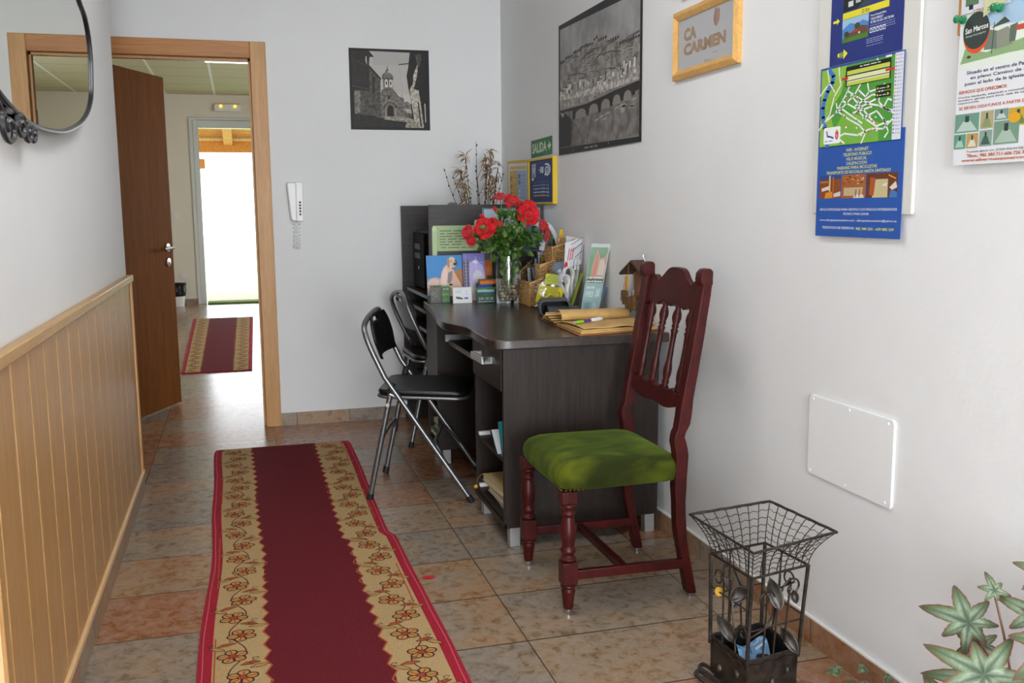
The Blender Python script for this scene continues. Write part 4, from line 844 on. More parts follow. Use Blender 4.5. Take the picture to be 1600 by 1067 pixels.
x0, x1, ya, yb_ = .884, 1.292, 2.578, 3.040
def outline(k, n, ins):
    a = 2*math.pi*k/n; c_, s_ = math.cos(a), math.sin(a); e = .28
    X = math.copysign(abs(c_)**e, c_); Y = math.copysign(abs(s_)**e, s_)
    hx_, hy_ = (x1-x0)/2, (yb_-ya)/2
    tap = 1-.05*(X+1)/2
    return ((x0+x1)/2+X*(hx_-ins), (ya+yb_)/2+Y*(hy_-ins)*tap)
g = G(cw); n = 72; rings = []
for ins, z in ((.014, .384), (.004, .386), (.0, .395), (-.004, .415), (.0, .435), (.010, .449), (.030, .460), (.07, .469), (.12, .474), (.17, .476)):
    rings.append([g.v((*outline(k, n, ins), z + (.006 if z > .44 else 0)*math.cos(2*math.pi*k/n*2)*0)) for k in range(n)])
for A, B in zip(rings, rings[1:]):
    for k in range(n): g.f([A[k], A[(k+1) % n], B[(k+1) % n], B[k]])
cc = g.v(((x0+x1)/2, (ya+yb_)/2, .478))
for k in range(n): g.f([rings[-1][k], rings[-1][(k+1) % n], cc])
g.f(rings[0][::-1]); seat = g.done('seat', velvet, cw, sharp=80)
brass = mat('brass_nail', '#4f4120', .4, .8)
g = G(cw)
for k in range(5): g.ell((x0+.012+k*.013, ya+.0015, .3895), .0042, 5); g.ell((x0-.0015+.002, ya+.012+k*.013, .3895), .0042, 5)
g.done('upholstery_nails', brass, seat)
prof = [(.0, .014), (.013, .014), (.016, .022), (.0175, .045), (.021, .068), (.0225, .073), (.0185, .079), (.019, .083), (.024, .086), (.0245, .091), (.019, .095)]
profu = [(.019, .165), (.024, .170), (.0245, .176), (.018, .180), (.0165, .186), (.021, .192), (.0235, .198), (.0225, .205), (.018, .212), (.0200, .225), (.0235, .245), (.0240, .262), (.0195, .292), (.0165, .306), (.0205, .310), (.0225, .316), (.0190, .322), (.0170, .326), (.0210, .331), (.0255, .338), (.0245, .343), (.0200, .347)]
for y in (2.598, 3.012):
    g = G(cw); cx_ = .909
    g.lathe([(r_, z) for r_, z in prof], (cx_, y, 0), 20); g.lathe(profu, (cx_, y, 0), 20)
    g.box(cx_-.0235, cx_+.0235, y-.0235, y+.0235, .095, .165); g.box(cx_-.024, cx_+.024, y-.020 if y < 2.8 else y-.024, y+.024 if y < 2.8 else y+.020, .347, .384)
    lg = g.done('leg', mah, cw, bevel=.002, sharp=50)
    g = G(cw); g.lathe([(.0, 0), (.010, .0), (.012, .004), (.012, .014), (0, .0145)], (cx_, y, 0), 14); g.done('glide', chrome, lg)
def stile(y, w_=.040):
    P_ = [(1.322, .012), (1.304, .10), (1.282, .22), (1.276, .36), (1.280, .46), (1.270, .52), (1.285, .56), (1.296, .64), (1.318, .76), (1.338, .88), (1.354, .985), (1.358, 1.03)]
    W_ = [.030, .030, .034, .040, .042, .034, .040, .036, .034, .032, .030, .026]
    g = G(cw); R1 = []
    for (x, z), d in zip([(q.x, q.z) for q in spline([(a, 0, b) for a, b in P_], 3)], [W_[min(11, int(i/3))] for i in range(34)]):
        R1.append([g.v((x-d/2, y-w_/2, z)), g.v((x+d/2, y-w_/2, z)), g.v((x+d/2, y+w_/2, z)), g.v((x-d/2, y+w_/2, z))])
    for A, B in zip(R1, R1[1:]):
        for k in range(4): g.f([A[k], A[(k+1) % 4], B[(k+1) % 4], B[k]])
    g.f(R1[0][::-1]); g.f(R1[-1])
    # scrolled ear facing the front
    g.prism([(1.336, .985), (1.330, 1.000), (1.333, 1.022), (1.344, 1.034), (1.362, 1.036), (1.371, 1.028), (1.371, .985)], lambda u, v, h: (u, h, v), y-w_/2-.001, y+w_/2+.001)
    s_ = g.done('back_stile', mah, cw, bevel=.003, sharp=50)
    g = G(cw); g.lathe([(0, 0), (.011, 0), (.012, .004), (.012, .012), (0, .0125)], (1.322, y, 0), 14); g.done('glide', chrome, s_)
stile(2.612); stile(3.032)
def back_x(z): return 1.296+(z-.64)*.176
# crest rail with waves, lower rail scalloped: built in the plane of the raked back
def rail(name, ptsz, th=.020):
    g = G(cw); g.prism(ptsz, lambda u, v, h: (back_x(v)-.006+h, u, v), 0, th); return g.done(name, mah, cw, bevel=.0025)
n = 40; tp = []; bt = []
for i in range(n+1):
    u = i/n; y = 2.628+(3.016-2.628)*u; c = abs(u-.5)*2
    zt = .985+.042*math.exp(-(c/.42)**4)+.010*math.exp(-((c-.80)/.10)**2)-.006*math.exp(-((c-.62)/.06)**2)
    zb = .900-.016*math.cos(2*math.pi*4*(u-.5))*0 + .014*abs(math.sin(math.pi*4.0*u+0))**.8-.012*(c**2)
    tp.append((y, zt)); bt.append((y, zb))
rail('crest_rail', bt+tp[::-1])
tp = []; bt = []
for i in range(n+1):
    u = i/n; y = 2.628+(3.016-2.628)*u; c = abs(u-.5)*2
    tp.append((y, .655-.012*abs(math.sin(math.pi*5*u))**.8)); bt.append((y, .588+.020*c**2.5+.004*math.cos(2*math.pi*2*u)))
rail('lower_rail', bt+tp[::-1])
sp = [(.007, 0), (.010, .006), (.0075, .012), (.0105, .020), (.0085, .030), (.0115, .045), (.012, .065), (.0085, .095), (.0075, .15), (.0085, .185), (.011, .196), (.0075, .202), (.0105, .210), (.0085, .217), (.0135, .238), (.0125, .252), (.0075, .270), (.0105, .278), (.007, .286)]
for k in range(4):
    y = 2.628+(3.016-2.628)*(k+.5)/4+.0; g = G(cw); zb_ = .642
    d = Vector((back_x(.912)-back_x(zb_), 0, .912-zb_)); g.lathe([(r_*1.15, z*(d.length/.286)) for r_, z in sp], (back_x(zb_)+.004, y, zb_), 14, d); g.done('spindle', mah, cw, sharp=60)
for y, nm in ((2.600, 'side_stretcher'), (3.018, 'side_stretcher')):
    g = G(cw); g.hexa([(.93, y-.010, .105), (1.292, y-.010, .100), (1.292, y+.010, .100), (.93, y+.010, .105)], [(.93, y-.010, .133), (1.292, y-.010, .130), (1.292, y+.010, .130), (.93, y+.010, .133)]); g.done(nm, mah, cw, bevel=.002)
g = G(cw); g.box(1.085, 1.107, 2.610, 3.010, .106, .130); g.done('cross_stretcher', mah, cw, bevel=.002)

# ================================================================== FOLDING CHAIRS (built at origin: x forward, y across)
fc = thing('folding_chair', 'black padded folding chair with grey tube frame standing at the runner rug', 'chair', (0, 0, 0), 'black folding chairs at the desks')
hw = .235; RT = .0115
side = [(.440, .0, hw), (.083, .533, hw), (.030, .650, hw), (.004, .720, hw-.012), (-.001, .750, hw-.04), (.005, .775, hw-.10), (.009, .786, hw-.18)]
pts = [(a, -c, b) for a, b, c in side]+[(.011, 0, .789)]+[(a, c, b) for a, b, c in side[::-1]]
pl = [Vector(pts[0])]+spline(pts[1:-1], 5)+[Vector(pts[-1])]
g = G(fc); g.tube([pl[0]+(pl[1]-pl[0]).normalized()*.02]+pl[1:-1]+[pl[-1]+(pl[-2]-pl[-1]).normalized()*.02], RT, 10); hoop = g.done('back_hoop_and_front_legs', steel, fc)
for s_ in (-1, 1):
    a = Vector((.44, s_*hw, 0)); d = Vector((-.357, 0, .533)).normalized(); g = G(fc); g.tube([a+d*.004, a+d*.034], .0145, 10); g.done('foot_cap', rubber, hoop)
    g = G(fc); A = Vector((0, s_*(hw-.022), 0)); B = Vector((.108, s_*(hw-.022), .493)); dd = (B-A).normalized(); g.tube([A+dd*.02, B], RT, 10); lg = g.done('rear_leg', steel, fc)
    g = G(fc); g.tube([A+dd*.003, A+dd*.034], .0145, 10); g.done('foot_cap', rubber, lg)
    g = G(fc); g.tube([B-dd*.03, B+dd*.012], [.0145, .0135], 10); g.done('top_cap', rubber, lg)
    g = G(fc); g.tube([(.100, s_*(hw-.012), .462), (.17, s_*(hw-.012), .425)], .006, 8); g.lathe([(.009, -.012), (.009, .012)], (.165, s_*(hw-.010), .425), 10, (0, 1, 0)); g.lathe([(.009, -.012), (.009, .012)], (.090, s_*(hw-.020), .415), 10, (0, 1, 0)); g.done('pivot_link', silver, fc)
for (x_, z_, zt_, nm) in ((.345, .14, .24, 0), (.045, .20, .27, 1)):
    W_ = hw-.01 if nm == 0 else hw-.022
    def xz(z): return (.44-.357*z/.533) if nm == 0 else (.108*z/.493)
    g = G(fc); g.tube(spline([(xz(z_), -W_, z_), (xz(z_+.05), -W_*.93, z_+.05), (xz(zt_), -W_*.70, zt_), (xz(zt_), 0, zt_+.005), (xz(zt_), W_*.70, zt_), (xz(z_+.05), W_*.93, z_+.05), (xz(z_), W_, z_)], 5), .0075, 8); g.done('cross_brace', steel, fc)
def rr3(x0, y0, x1, y1, r): return rrect(x0, y0, x1, y1, r, 6)
g = G(fc); g.prism(rr3(.035, -.200, .425, .200, .06), lambda u, v, h: (u, v, h-.06*(u-.2)*.5), .432, .446); st_ = g.done('seat_pan', steel, fc, bevel=.006, seg=3)
g = G(fc); g.prism(rr3(.040, -.195, .420, .195, .055), lambda u, v, h: (u, v, h-.06*(u-.2)*.5), .447, .470); g.done('seat_cushion', blackp, fc, bevel=.011, seg=4)
bw = [(-.02, .790), (.05, .800)]
g = G(fc)
def bp(u, v, h):  # u across -1..1, v 0..1 vertical; curved panel
    zz = .600+.176*v; xx = .050-.045*v-.028*(1-u*u)*1.0+.01; hwid = (hw-.016)*(.80+.20*min(1, v*2.2)) if v < .45 else (hw-.020)*(1-.32*((v-.45)/.55)**2.5)
    return (xx+h, u*hwid, zz)
nu, nv = 16, 10; hole = lambda i, j: (j == 8 and 5 <= i <= 10)
for h_ in (0, .012):
    V = [[g.v(bp(-1+2*i/nu, j/nv, h_)) for j in range(nv+1)] for i in range(nu+1)]
    for i in range(nu):
        for j in range(nv):
            if not hole(i, j): g.f([V[i][j], V[i+1][j], V[i+1][j+1], V[i][j+1]])
    if h_ == 0: V0 = V
bd = [(i, 0) for i in range(nu)]+[(nu, j) for j in range(nv)]+[(i, nv) for i in range(nu, 0, -1)]+[(0, j) for j in range(nv, 0, -1)]
for (a, b), (c, d) in zip(bd, bd[1:]+bd[:1]): g.f([V0[a][b], V0[c][d], V[c][d], V[a][b]])
hb = [(i, 8) for i in range(5, 11)]+[(11, 8)]+[(i, 9) for i in range(11, 5, -1)]+[(5, 9)]
for (a, b), (c, d) in zip(hb, hb[1:]+hb[:1]): g.f([V0[a][b], V0[c][d], V[c][d], V[a][b]])
g.done('backrest', blackp, fc, bevel=.003)
fc.location = (.540, 4.104, .0); fc.rotation_euler = (0, 0, math.radians(-17.5))
dup(fc, (.790, 4.945, 0), math.radians(2), 'second folding chair tucked into the far corner computer desk')
# ================================================================== FLOWERS
VC = (1.205, 4.30)
vs_ = thing('glass_vase', 'clear glass vase of red roses with pebbles in it on the desk', 'vase', (VC[0], VC[1], .7652))
g = G(vs_); g.lathe([(0, .7654), (.038, .7654), (.040, .770), (.037, .778), (.042, .786), (.052, .815), (.0565, .86), (.057, .91), (.055, .96), (.0545, 1.0), (.0525, 1.0), (.053, .96), (.0548, .91), (.0542, .86), (.050, .815), (.040, .790), (0, .786)], (VC[0], VC[1], 0), 32)
g.done('vase_body', vase_glass, vs_, sharp=60)
pcols = ['#8a6e56', '#a8907a', '#c4ac8c', '#6a5a4c', '#b4907a', '#d4c2a4', '#9d9488']
pebs = []
for k, c_ in enumerate(pcols):
    g = G((VC[0], VC[1], .80)); q = Vector((VC[0], VC[1], .80)); g.ell(q, (.0105, .0085, .0075), 7)
    pebs.append(tag(g.done('pebble', mat('pebble_%d' % k, c_, .35), None), 'rounded brown river pebble in the bottom of the rose vase', 'pebble', 'pebbles in the glass vase'))
R = random.Random(4); k = 0; used = set()
for lay in range(5):
    rad = [.030, .035, .037, .038, .036][lay]; z = .797+lay*.0145
    for ring_, n_ in ((rad, [9, 11, 11, 12, 10][lay]), (rad*.45, 4)):
        for i in range(n_):
            a = 2*math.pi*i/n_+lay*.37; src = pebs[k % 7]; o = src if (k % 7) not in used else src.copy()
            if (k % 7) in used: COL.objects.link(o)
            used.add(k % 7); o.location = (VC[0]+ring_*math.cos(a), VC[1]+ring_*math.sin(a), z+R.uniform(-.002, .003)); o.rotation_euler = (R.uniform(-.5, .5), R.uniform(-.5, .5), R.uniform(0, 3)); k += 1
rose_m = mat('rose_red', '#c40d16', .55, spec=.2); t = NT(rose_m); t.color(t.ramp(t.noise(t.coord(), 45, 3), [(.3, '#a00812'), (.7, '#d61420')])); rose_m.node_tree.nodes['Principled BSDF'].inputs['Sheen Weight'].default_value = .3
stem_m = mat('rose_stem', '#55702c', .5)
leafm = mat('rose_leaf', '#3c5c1e', .42); t = NT(leafm); t.color(t.ramp(t.noise(t.coord(), 28, 3), [(.32, '#1c3410'), (.52, '#3a5c1c'), (.72, '#6d8f3a')]))
def leaf_patch(g, base, d, up, L, W_, curl=.25, nu=6, nv=4):
    d = d.normalized(); sd = d.cross(up).normalized(); nn = sd.cross(d).normalized()
    def fn(a, b):
        w_ = math.sin(math.pi*min(1, a**.75))**.9*(1-a*.12); s_ = (b-.5)*2
        return base+d*(L*a)+sd*(W_*.5*w_*s_)+nn*(-curl*L*a*a+abs(s_)*w_*W_*.18)
    g.grid(fn, nu, nv)
def bloom(g, c, r_, ax, R):
    ax = ax.normalized(); e1 = ax.orthogonal().normalized(); e2 = ax.cross(e1)
    for ring_, (n_, op_, sc_) in enumerate(((3, .25, .55), (4, .55, .72), (5, .9, .92), (6, 1.25, 1.0))):
        for i in range(n_):
            a = 2*math.pi*(i+.5*ring_)/n_+R.uniform(-.2, .2); o_ = e1*math.cos(a)+e2*math.sin(a); tg = ax.cross(o_); L = r_*sc_*R.uniform(.95, 1.15); ww = L*R.uniform(1.15, 1.4)
            def fn(u, v, o_=o_, tg=tg, L=L, ww=ww, op_=op_):
                s_ = (v-.5)*2; w_ = (math.sin(math.pi*(.15+.75*u)))**.6*ww*.5; ang = op_*(.25+.95*u)
                rad = L*.15+L*math.sin(ang)*u; hgt = L*math.cos(ang*.85)*u
                p_ = o_*rad+ax*(hgt-r_*.35)+tg*(s_*w_)-o_*(s_*s_*w_*.35)*(1-op_*.4)
                return c+p_+ax*(.07*L*math.sin(9*v+i)*u)
            g.grid(fn, 5, 6)
roses = [('left', 1.006, 4.27, 1.112, .030, (-.8, -.5, .25), 'crimson rose furthest left, hanging over the green scroll sign'), ('left low', 1.018, 4.26, 1.075, .024, (-.6, -.6, -.4), 'small red rose drooping just below the leftmost rose'),
 ('', 1.083, 4.25, 1.128, .041, (-.35, -.9, .2), 'full red rose second from the left facing the room'), ('', 1.138, 4.30, 1.142, .036, (-.1, -.7, .5), 'red rose right of the full left rose, partly behind leaves'),
 ('', 1.179, 4.33, 1.274, .027, (-.2, -.4, .9), 'highest single red rose above the center of the bouquet'), ('', 1.236, 4.32, 1.258, .034, (-.1, -.6, .8), 'red rose left half of the pair near the postal box'), ('', 1.266, 4.33, 1.236, .032, (.4, -.6, .6), 'red rose right half of the pair near the postal box'),
 ('', 1.297, 4.26, 1.188, .050, (0, -.95, .15), 'largest bright red rose at upper right, facing the room'), ('', 1.330, 4.32, 1.218, .040, (.5, -.6, .4), 'red rose behind and right of the largest rose'), ('', 1.372, 4.27, 1.135, .030, (.6, -.7, .2), 'red rose furthest right beside the leaning papers'), ('', 1.390, 4.27, 1.095, .030, (.7, -.6, -.1), 'lowest right red rose hanging below the furthest right rose')]
buds = [(1.147, 4.28, 1.207, 'closed red bud left of the bouquet top'), (1.090, 4.29, 1.178, 'tiny red bud at far left edge of the leaves'), (1.210, 4.30, 1.220, 'brownish rose bud between the pair and the highest rose')]
R = random.Random(21)
def stemline(c):
    b = Vector((VC[0]+R.uniform(-.025, .025), VC[1]+R.uniform(-.02, .02), .845)); n_ = Vector((VC[0]+(c.x-VC[0])*.28, VC[1]+(c.y-VC[1])*.4, 1.0)); 
    d2 = Vector((n_.x-VC[0], n_.y-VC[1])); 
    if d2.length > .04: d2 *= .04/d2.length
    n_ = Vector((VC[0]+d2.x, VC[1]+d2.y, 1.0)); m_ = n_.lerp(c, .55)+Vector((0, 0, .02))
    return spline([b, n_, m_, c], 6)
for i, (_, x, y, z, r_, ax, lab) in enumerate(roses):
    c = Vector((x, y, z)); rt = thing('rose', lab, 'rose', tuple(c), 'red roses in the vase'); ax = Vector(ax)
    sl = stemline(c-ax.normalized()*r_*.3); g = G(rt); g.tube(sl, [.0032]*(len(sl)-3)+[.0025]*3, 6); g.done('stem', stem_m, rt)
    g = G(rt); g.ell(c+ax.normalized()*r_*.05, r_*.36, 7); bloom(g, c, r_, ax, R); g.done('bloom', rose_m, rt, sharp=80)
    g = G(rt)
    for k in range(24):
        q = sl[R.randint(6, len(sl)-1)]+Vector((R.gauss(0, .026), R.gauss(-.012, .025), R.gauss(-.012, .025)))
        q = q.lerp(Vector((VC[0]+.015, VC[1], 1.10)), R.uniform(.15, .55)); q.z += R.uniform(-.035, .03)
        d = Vector((q.x-VC[0]+R.gauss(0, .06), R.gauss(-.05, .06), R.gauss(0, .05))); leaf_patch(g, q, d, Vector((R.gauss(0, .5), -.6+R.gauss(0, .4), .8)), R.uniform(.030, .050), R.uniform(.024, .036))
    for k in range(3):
        q = Vector((VC[0]+R.uniform(-.04, .04), VC[1]+R.uniform(-.045, .0), R.uniform(.93, 1.03))); leaf_patch(g, q, Vector((R.gauss(0, .5), -.3, R.gauss(-.3, .5))), Vector((0, -1, .4)), .034, .026)
    g.done('leaves', leafm, rt, sharp=80)
for x, y, z, lab in buds:
    c = Vector((x, y, z)); rt = thing('rose_bud', lab, 'rose bud', tuple(c), 'rose buds in the vase'); sl = stemline(c); g = G(rt); g.tube(sl, .0022, 6); g.ell(c-Vector((0, 0, .004)), (.006, .006, .009), 7); g.done('stem', stem_m, rt)
    g = G(rt); g.lathe([(0, -.004), (.008, .002), (.0105, .010), (.008, .020), (.002, .026), (0, .0262)], tuple(c), 12, (x-VC[0], -.02, .09)); g.done('bud_petals', rose_m, rt)
# dried twigs behind the hutch panel
tw_m = mat('dry_twig', '#3a2a20', .8); gr_m = mat('dry_grass_head', '#8a6a44', .85)
tv = thing('twig_holder', 'slim dark holder for dried twigs behind the hutch panel', 'vase', (1.31, 5.2, .782)); g = G(tv); g.lathe([(0, .7822), (.045, .7822), (.06, .85), (.05, .98), (.035, 1.05), (.04, 1.08), (.037, 1.08), (.03, 1.05), (.045, .98), (.055, .85), (0, .80)], (1.31, 5.2, 0), 20); g.done('holder_body', mat('dark_ceramic', '#33302d', .4), tv)
R = random.Random(9)
tips = [(1.095, 1.442, 0, 'long bare twig reaching furthest left'), (1.270, 1.581, 0, 'tall thin bare twig, the highest of all'), (1.150, 1.40, 0, 'short bare twig second from the left'), (1.215, 1.508, 1, 'dried grass stem with a drooping head at upper left'), (1.190, 1.43, 1, 'dried grass stem with a wide head at mid left'), (1.365, 1.540, 1, 'dried grass stem with the tallest feathery head'), (1.330, 1.50, 1, 'dried grass stem just left of the tallest head'), (1.405, 1.475, 1, 'dried grass stem leaning right over the lid panel'), (1.205, 1.36, 1, 'dried grass stem with a low head at left'), (1.443, 1.42, 0, 'bare twig furthest right by the tariff sheet'), (1.37, 1.40, 2, 'brown curled dried stem in the middle'), (1.345, 1.46, 2, 'tall brown curled dried stem behind the middle one'), (1.285, 1.44, 0, 'straight bare twig in the middle of the bunch'), (1.395, 1.38, 2, 'short brown curled dried stem right of the middle')]
for x, z, kind, lab in tips:
    tw = thing('dried_twig', lab+' of the bunch behind the hutch', 'dried twig', (x, 5.2, z), 'dried twigs behind the hutch'); y1 = 5.2+R.uniform(-.05, .05)
    sl = spline([(1.31+(x-1.31)*.08, 5.2, .80), (1.31+(x-1.31)*.28, 5.2, 1.06), (1.31+(x-1.31)*.72+R.uniform(-.01, .01), (5.2+y1)/2, 1.06+(z-1.06)*.55), (x, y1, z)], 8)
    g = G(tw); g.tube(sl, [.0032-(.0022*i/len(sl)) for i in range(len(sl))], 5)
    for i in range(9, len(sl)-1, 2):
        g.ell(sl[i]+Vector((R.uniform(-.004, .004), -.002, 0)), (.0042, .0042, .006), 4)
    if kind == 0:
        q = sl[-8]; g.tube([q, q+Vector((.03*(1 if x < 1.3 else -1), 0, .06))], .0014, 4)
    g.done('stem', tw_m, tw)
    if kind:
        g = G(tw)
        for k in range(46 if kind == 1 else 44):
            i = len(sl)-1-int(R.random()**1.6*(9 if kind == 1 else 16)); q = sl[i]; d = Vector((R.gauss(-.35 if x < 1.3 else -.15, .6), R.gauss(0, .4), R.gauss(-.15, .35)))
            leaf_patch(g, q, d, Vector((0, -.4, 1)), R.uniform(.030, .060) if kind == 1 else .024, .0085, .5, 3, 1)
        g.done('seed_head', gr_m, tw)

# ================================================================== DESK TOP THINGS
ZD = .7652
# green scroll notice on the hutch panel
sx0, sx1, sz0, sz1, Yh = .918, 1.157, 1.008, 1.137, 4.665
p = Print((1.04, Yh, 1.07), lambda u, v, h: (sx0+(sx1-sx0)*u, Yh-.001-h, sz0+(sz1-sz0)*v), h0=.002)
p.sheet(.02, .02, 1, 1, '#a5b98c', .002); p.poly([(.02, .05), (.13, .05), (.13, 1.0), (.02, 1.0)], '#9fb585'); p.disc(.05, -.10, .05, .09, '#b1c499'); p.rect(.0, -.10, .10, .88, '#b1c499'); p.disc(.05, .88, .05, .10, '#c2d2ab'); p.rect(.90, .86, 1.0, 1.12, '#b1c499'); p.disc(.95, 1.13, .045, .08, '#c2d2ab'); p.line([(.13, .02), (.13, .85)], .004, '#7f946a')
for k in range(6): p.greek(.16, .78-k*.105, .92 if k < 4 else .62, .055, '#5a6650', seed=k, up=(k == 0))
p.greek(.18, .14, .88, .05, '#5a6650', seed=8)
p.done('scroll_notice', None, label='pale green scroll shaped notice stuck on the dark hutch panel', cat='notice')
# blue picture behind the roses
bx = lambda u, v, h: (1.175+.305*u, Yh-.001-h, 1.000+.222*v)
p = Print((1.33, Yh, 1.11), bx, h0=.004); p.sheet(0, 0, 1, 1, '#6d7f8e', .004); p.rect(.03, .04, .97, .97, '#bdd0de'); p.poly([(.03, .4), (.3, .62), (.5, .5), (.75, .7), (.97, .55), (.97, .04), (.03, .04)], '#5f7f94'); p.poly([(.2, .85), (.45, .95), (.6, .85), (.4, .78)], '#e4eaee'); p.poly([(.55, .75), (.75, .9), (.95, .8), (.8, .68)], '#dde5ea'); p.poly([(.03, .04), (.97, .04), (.97, .25), (.4, .3), (.03, .22)], '#3f5f6a')
p.done('landscape_picture', None, label='pale blue landscape picture on the hutch panel behind the roses', cat='picture')
def lean(x0, x1, yb, z0, z1, tilt=.12, skew=0):
    """upright sheet facing the room: returns Print mapping; u,v in 0..1"""
    return lambda u, v, h: (x0+(x1-x0)*u, yb+tilt*(z1-z0)*v-h+skew*u, z0+(z1-z0)*v)
# puppy picture card
p = Print((.96, 4.56, ZD), lean(.878, 1.058, 4.60, ZD+.001, .992, .12), h0=.003); p.sheet(0, 0, 1, 1, '#4f93cc', .003); p.rect(0, .5, 1, 1, '#4a8dca'); p.poly([(0, .5), (.3, .42), (.5, .5), (1, .5), (1, .3), (0, .3)], '#6aa3d0')
p.rect(0, 0, 1, .13, '#4d5148')
p.poly([(0, .42), (.08, .50), (.22, .53), (.36, .50), (.46, .40), (.47, .22), (.3, .1), (.05, .14), (0, .22)], '#c9a89a'); p.poly([(0, .40), (.1, .48), (.25, .50), (.34, .44), (.3, .34), (.1, .30), (0, .30)], '#d8beb4')
p.poly([(.78, .64), (.90, .70), (1, .68), (1, .30), (.84, .34), (.78, .48)], '#b07a48')
p.poly([(.36, .12), (.36, .42), (.41, .62), (.48, .74), (.58, .80), (.74, .70), (.82, .55), (.93, .38), (1.0, .22), (1, .1)], '#dcc0ac'); p.poly([(.40, .2), (.42, .58), (.50, .72), (.58, .70), (.56, .48), (.50, .2)], '#e6cdc2'); p.poly([(.55, .18), (.60, .5), (.74, .66), (.86, .46), (.93, .2)], '#d8b29c')
p.poly([(.56, .40), (.60, .62), (.72, .66), (.70, .46), (.64, .38)], '#8d8480'); p.disc(.66, .36, .055, .022, '#38302e')
p.disc(.71, .84, .115, .125, '#dcc3ae', 22); p.poly([(.58, .93), (.60, .95), (.65, .90), (.645, .76), (.63, .72), (.58, .76)], '#b98a68'); p.poly([(.81, .92), (.85, .88), (.865, .80), (.84, .76), (.82, .82)], '#6a4c3a'); p.disc(.76, .79, .06, .065, '#cdb8a8', 16); p.disc(.79, .805, .034, .036, '#2e2a2c', 14); p.disc(.69, .865, .018, .014, '#2a2422', 10); p.disc(.80, .875, .015, .013, '#2a2422', 10); p.poly([(.69, .72), (.74, .69), (.80, .71), (.79, .735), (.74, .72)], '#2c1e1e'); p.disc(.765, .705, .022, .012, '#d8908c', 10)
p.done('puppy_picture', None, label='picture card of a golden puppy against blue sky standing on the desk', cat='picture')
# cathedral brochure
p = Print((1.11, 4.55, ZD), lean(1.056, 1.168, 4.575, ZD+.001, 1.0, .12), h0=.003); p.sheet(0, 0, 1, 1, '#8a86bd', .003)
p.poly([(0, 1), (1, 1), (1, .7), (.0, .75)], '#7f7cc0'); p.poly([(.30, .80), (.5, .86), (.9, .75), (1, .5), (1, .0), (.2, 0)], '#b5aede'); p.poly([(.45, .55), (.6, .66), (.8, .62), (1, .45), (1, .05), (.4, .02)], '#cfcad8'); p.poly([(.35, .3), (.6, .42), (.9, .3), (.95, 0), (.3, 0)], '#c8c4bc')
for x in (.03, .17):
    p.poly([(x, .1), (x, .84), (x+.05, .92), (x+.10, .84), (x+.10, .1)], '#7d7066', up=(x == .03)) 
    for k in range(9): p.rect(x+.02, .22+k*.07, x+.08, .25+k*.07, '#3a332e', up=(x == .03 and k == 0))
p.poly([(0, .0), (0, .28), (.3, .3), (.42, .12), (.4, 0)], '#a89c92'); p.rect(.10, .28, .14, 1, '#8f93d0')
p.line([(.52, .62+.2), (.66, .82)], .02, '#f0f0f8', asp=.5); p.line([(.59, .92), (.59, .70)], .012, '#f0f0f8'); p.ring(.585, .82, .13, .05, .75, '#f0f0f8', 4); p.greek(.72, .80, .98, .012, '#e4e2f4')
p.done('cathedral_brochure', None, label='lilac brochure of a stone cathedral tower right of the puppy picture', cat='brochure')
g = G((1.17, 4.64, ZD)); 
p = Print((1.19, 4.60, ZD), lean(1.160, 1.216, 4.615, ZD+.001, 1.022, .10), h0=.002); p.sheet(0, 0, 1, 1, '#a8a49c', .002); p.rect(.1, .45, .9, .9, '#5c5a56'); p.greek(.2, .93, .8, .03, '#4a4a4a'); p.rect(.55, .5, .8, .7, '#35332f'); p.rect(.5, .2, .9, .32, '#b9bdc4')
p.done('grey_booklet', None, label='tall grey booklet standing behind the orange stripe card', cat='booklet')
p = Print((1.17, 4.57, ZD), lean(1.157, 1.206, 4.585, ZD+.001, .965, .10), h0=.002); p.sheet(0, 0, 1, 1, '#b5622a', .002); p.poly([(.45, .62), (1, .62), (1, .05), (.45, .05)], '#3b3835'); p.poly([(.3, .78), (.5, .70), (1, .72), (1, 1), (.8, .9)], '#c9702e'); p.rect(.5, .1, .95, .25, '#a9b0b8')
p.done('orange_booklet', None, label='orange and black booklet standing between lilac brochure and vase', cat='booklet')
# acrylic card holders
def holder(lab, x0, x1, y0, zt, fr_col=None):
    h_ = thing('card_holder', lab, 'card holder', ((x0+x1)/2, y0, ZD)); g = G(h_); g.box(x0, x1, y0, y0+.002, ZD, zt); g.box(x0, x1, y0+.030, y0+.032, ZD, zt+.01); g.box(x0, x1, y0+.002, y0+.030, ZD, ZD+.002); g.box(x0, x0+.0015, y0+.002, y0+.030, ZD+.002, zt); g.box(x1-.0015, x1, y0+.002, y0+.030, ZD+.002, zt); g.done('acrylic_tray', plastic_film, h_, smooth=False); return h_
holder('clear acrylic holder of pine photo and green cards at the desk corner', .876, .974, 4.515, .842)
p = Print((.90, 4.53, ZD), lean(.880, .930, 4.533, ZD+.003, .850, .05), h0=.008); p.sheet(0, 0, 1, 1, '#55594c', .008)
R = random.Random(6)
for k in range(40): x, y = R.random()*.85, R.random()*.9; p.poly([(x, y), (x+.15, y+.04), (x+.08, y+.10)], R.choice(['#7a8070', '#3c4036', '#9aa090', '#66705a']), up=(k % 12 == 0))
p.done('card_stack', None, label='stack of pine branch photo cards at the leftmost of the holders', cat='card')
p = Print((.95, 4.53, ZD), lean(.933, .972, 4.530, ZD+.003, .846, .05), h0=.010); p.sheet(0, 0, 1, 1, '#3d8a4a', .010); p.greek(.18, .80, .85, .12, '#d8e8d8', seed=3); p.rect(0, .40, 1, .62, '#5aa848'); p.greek(.15, .5, .8, .04, '#d0d860'); [p.greek(.2, .22-k*.09, .8, .03, '#a8d0a8', seed=k) for k in range(2)]
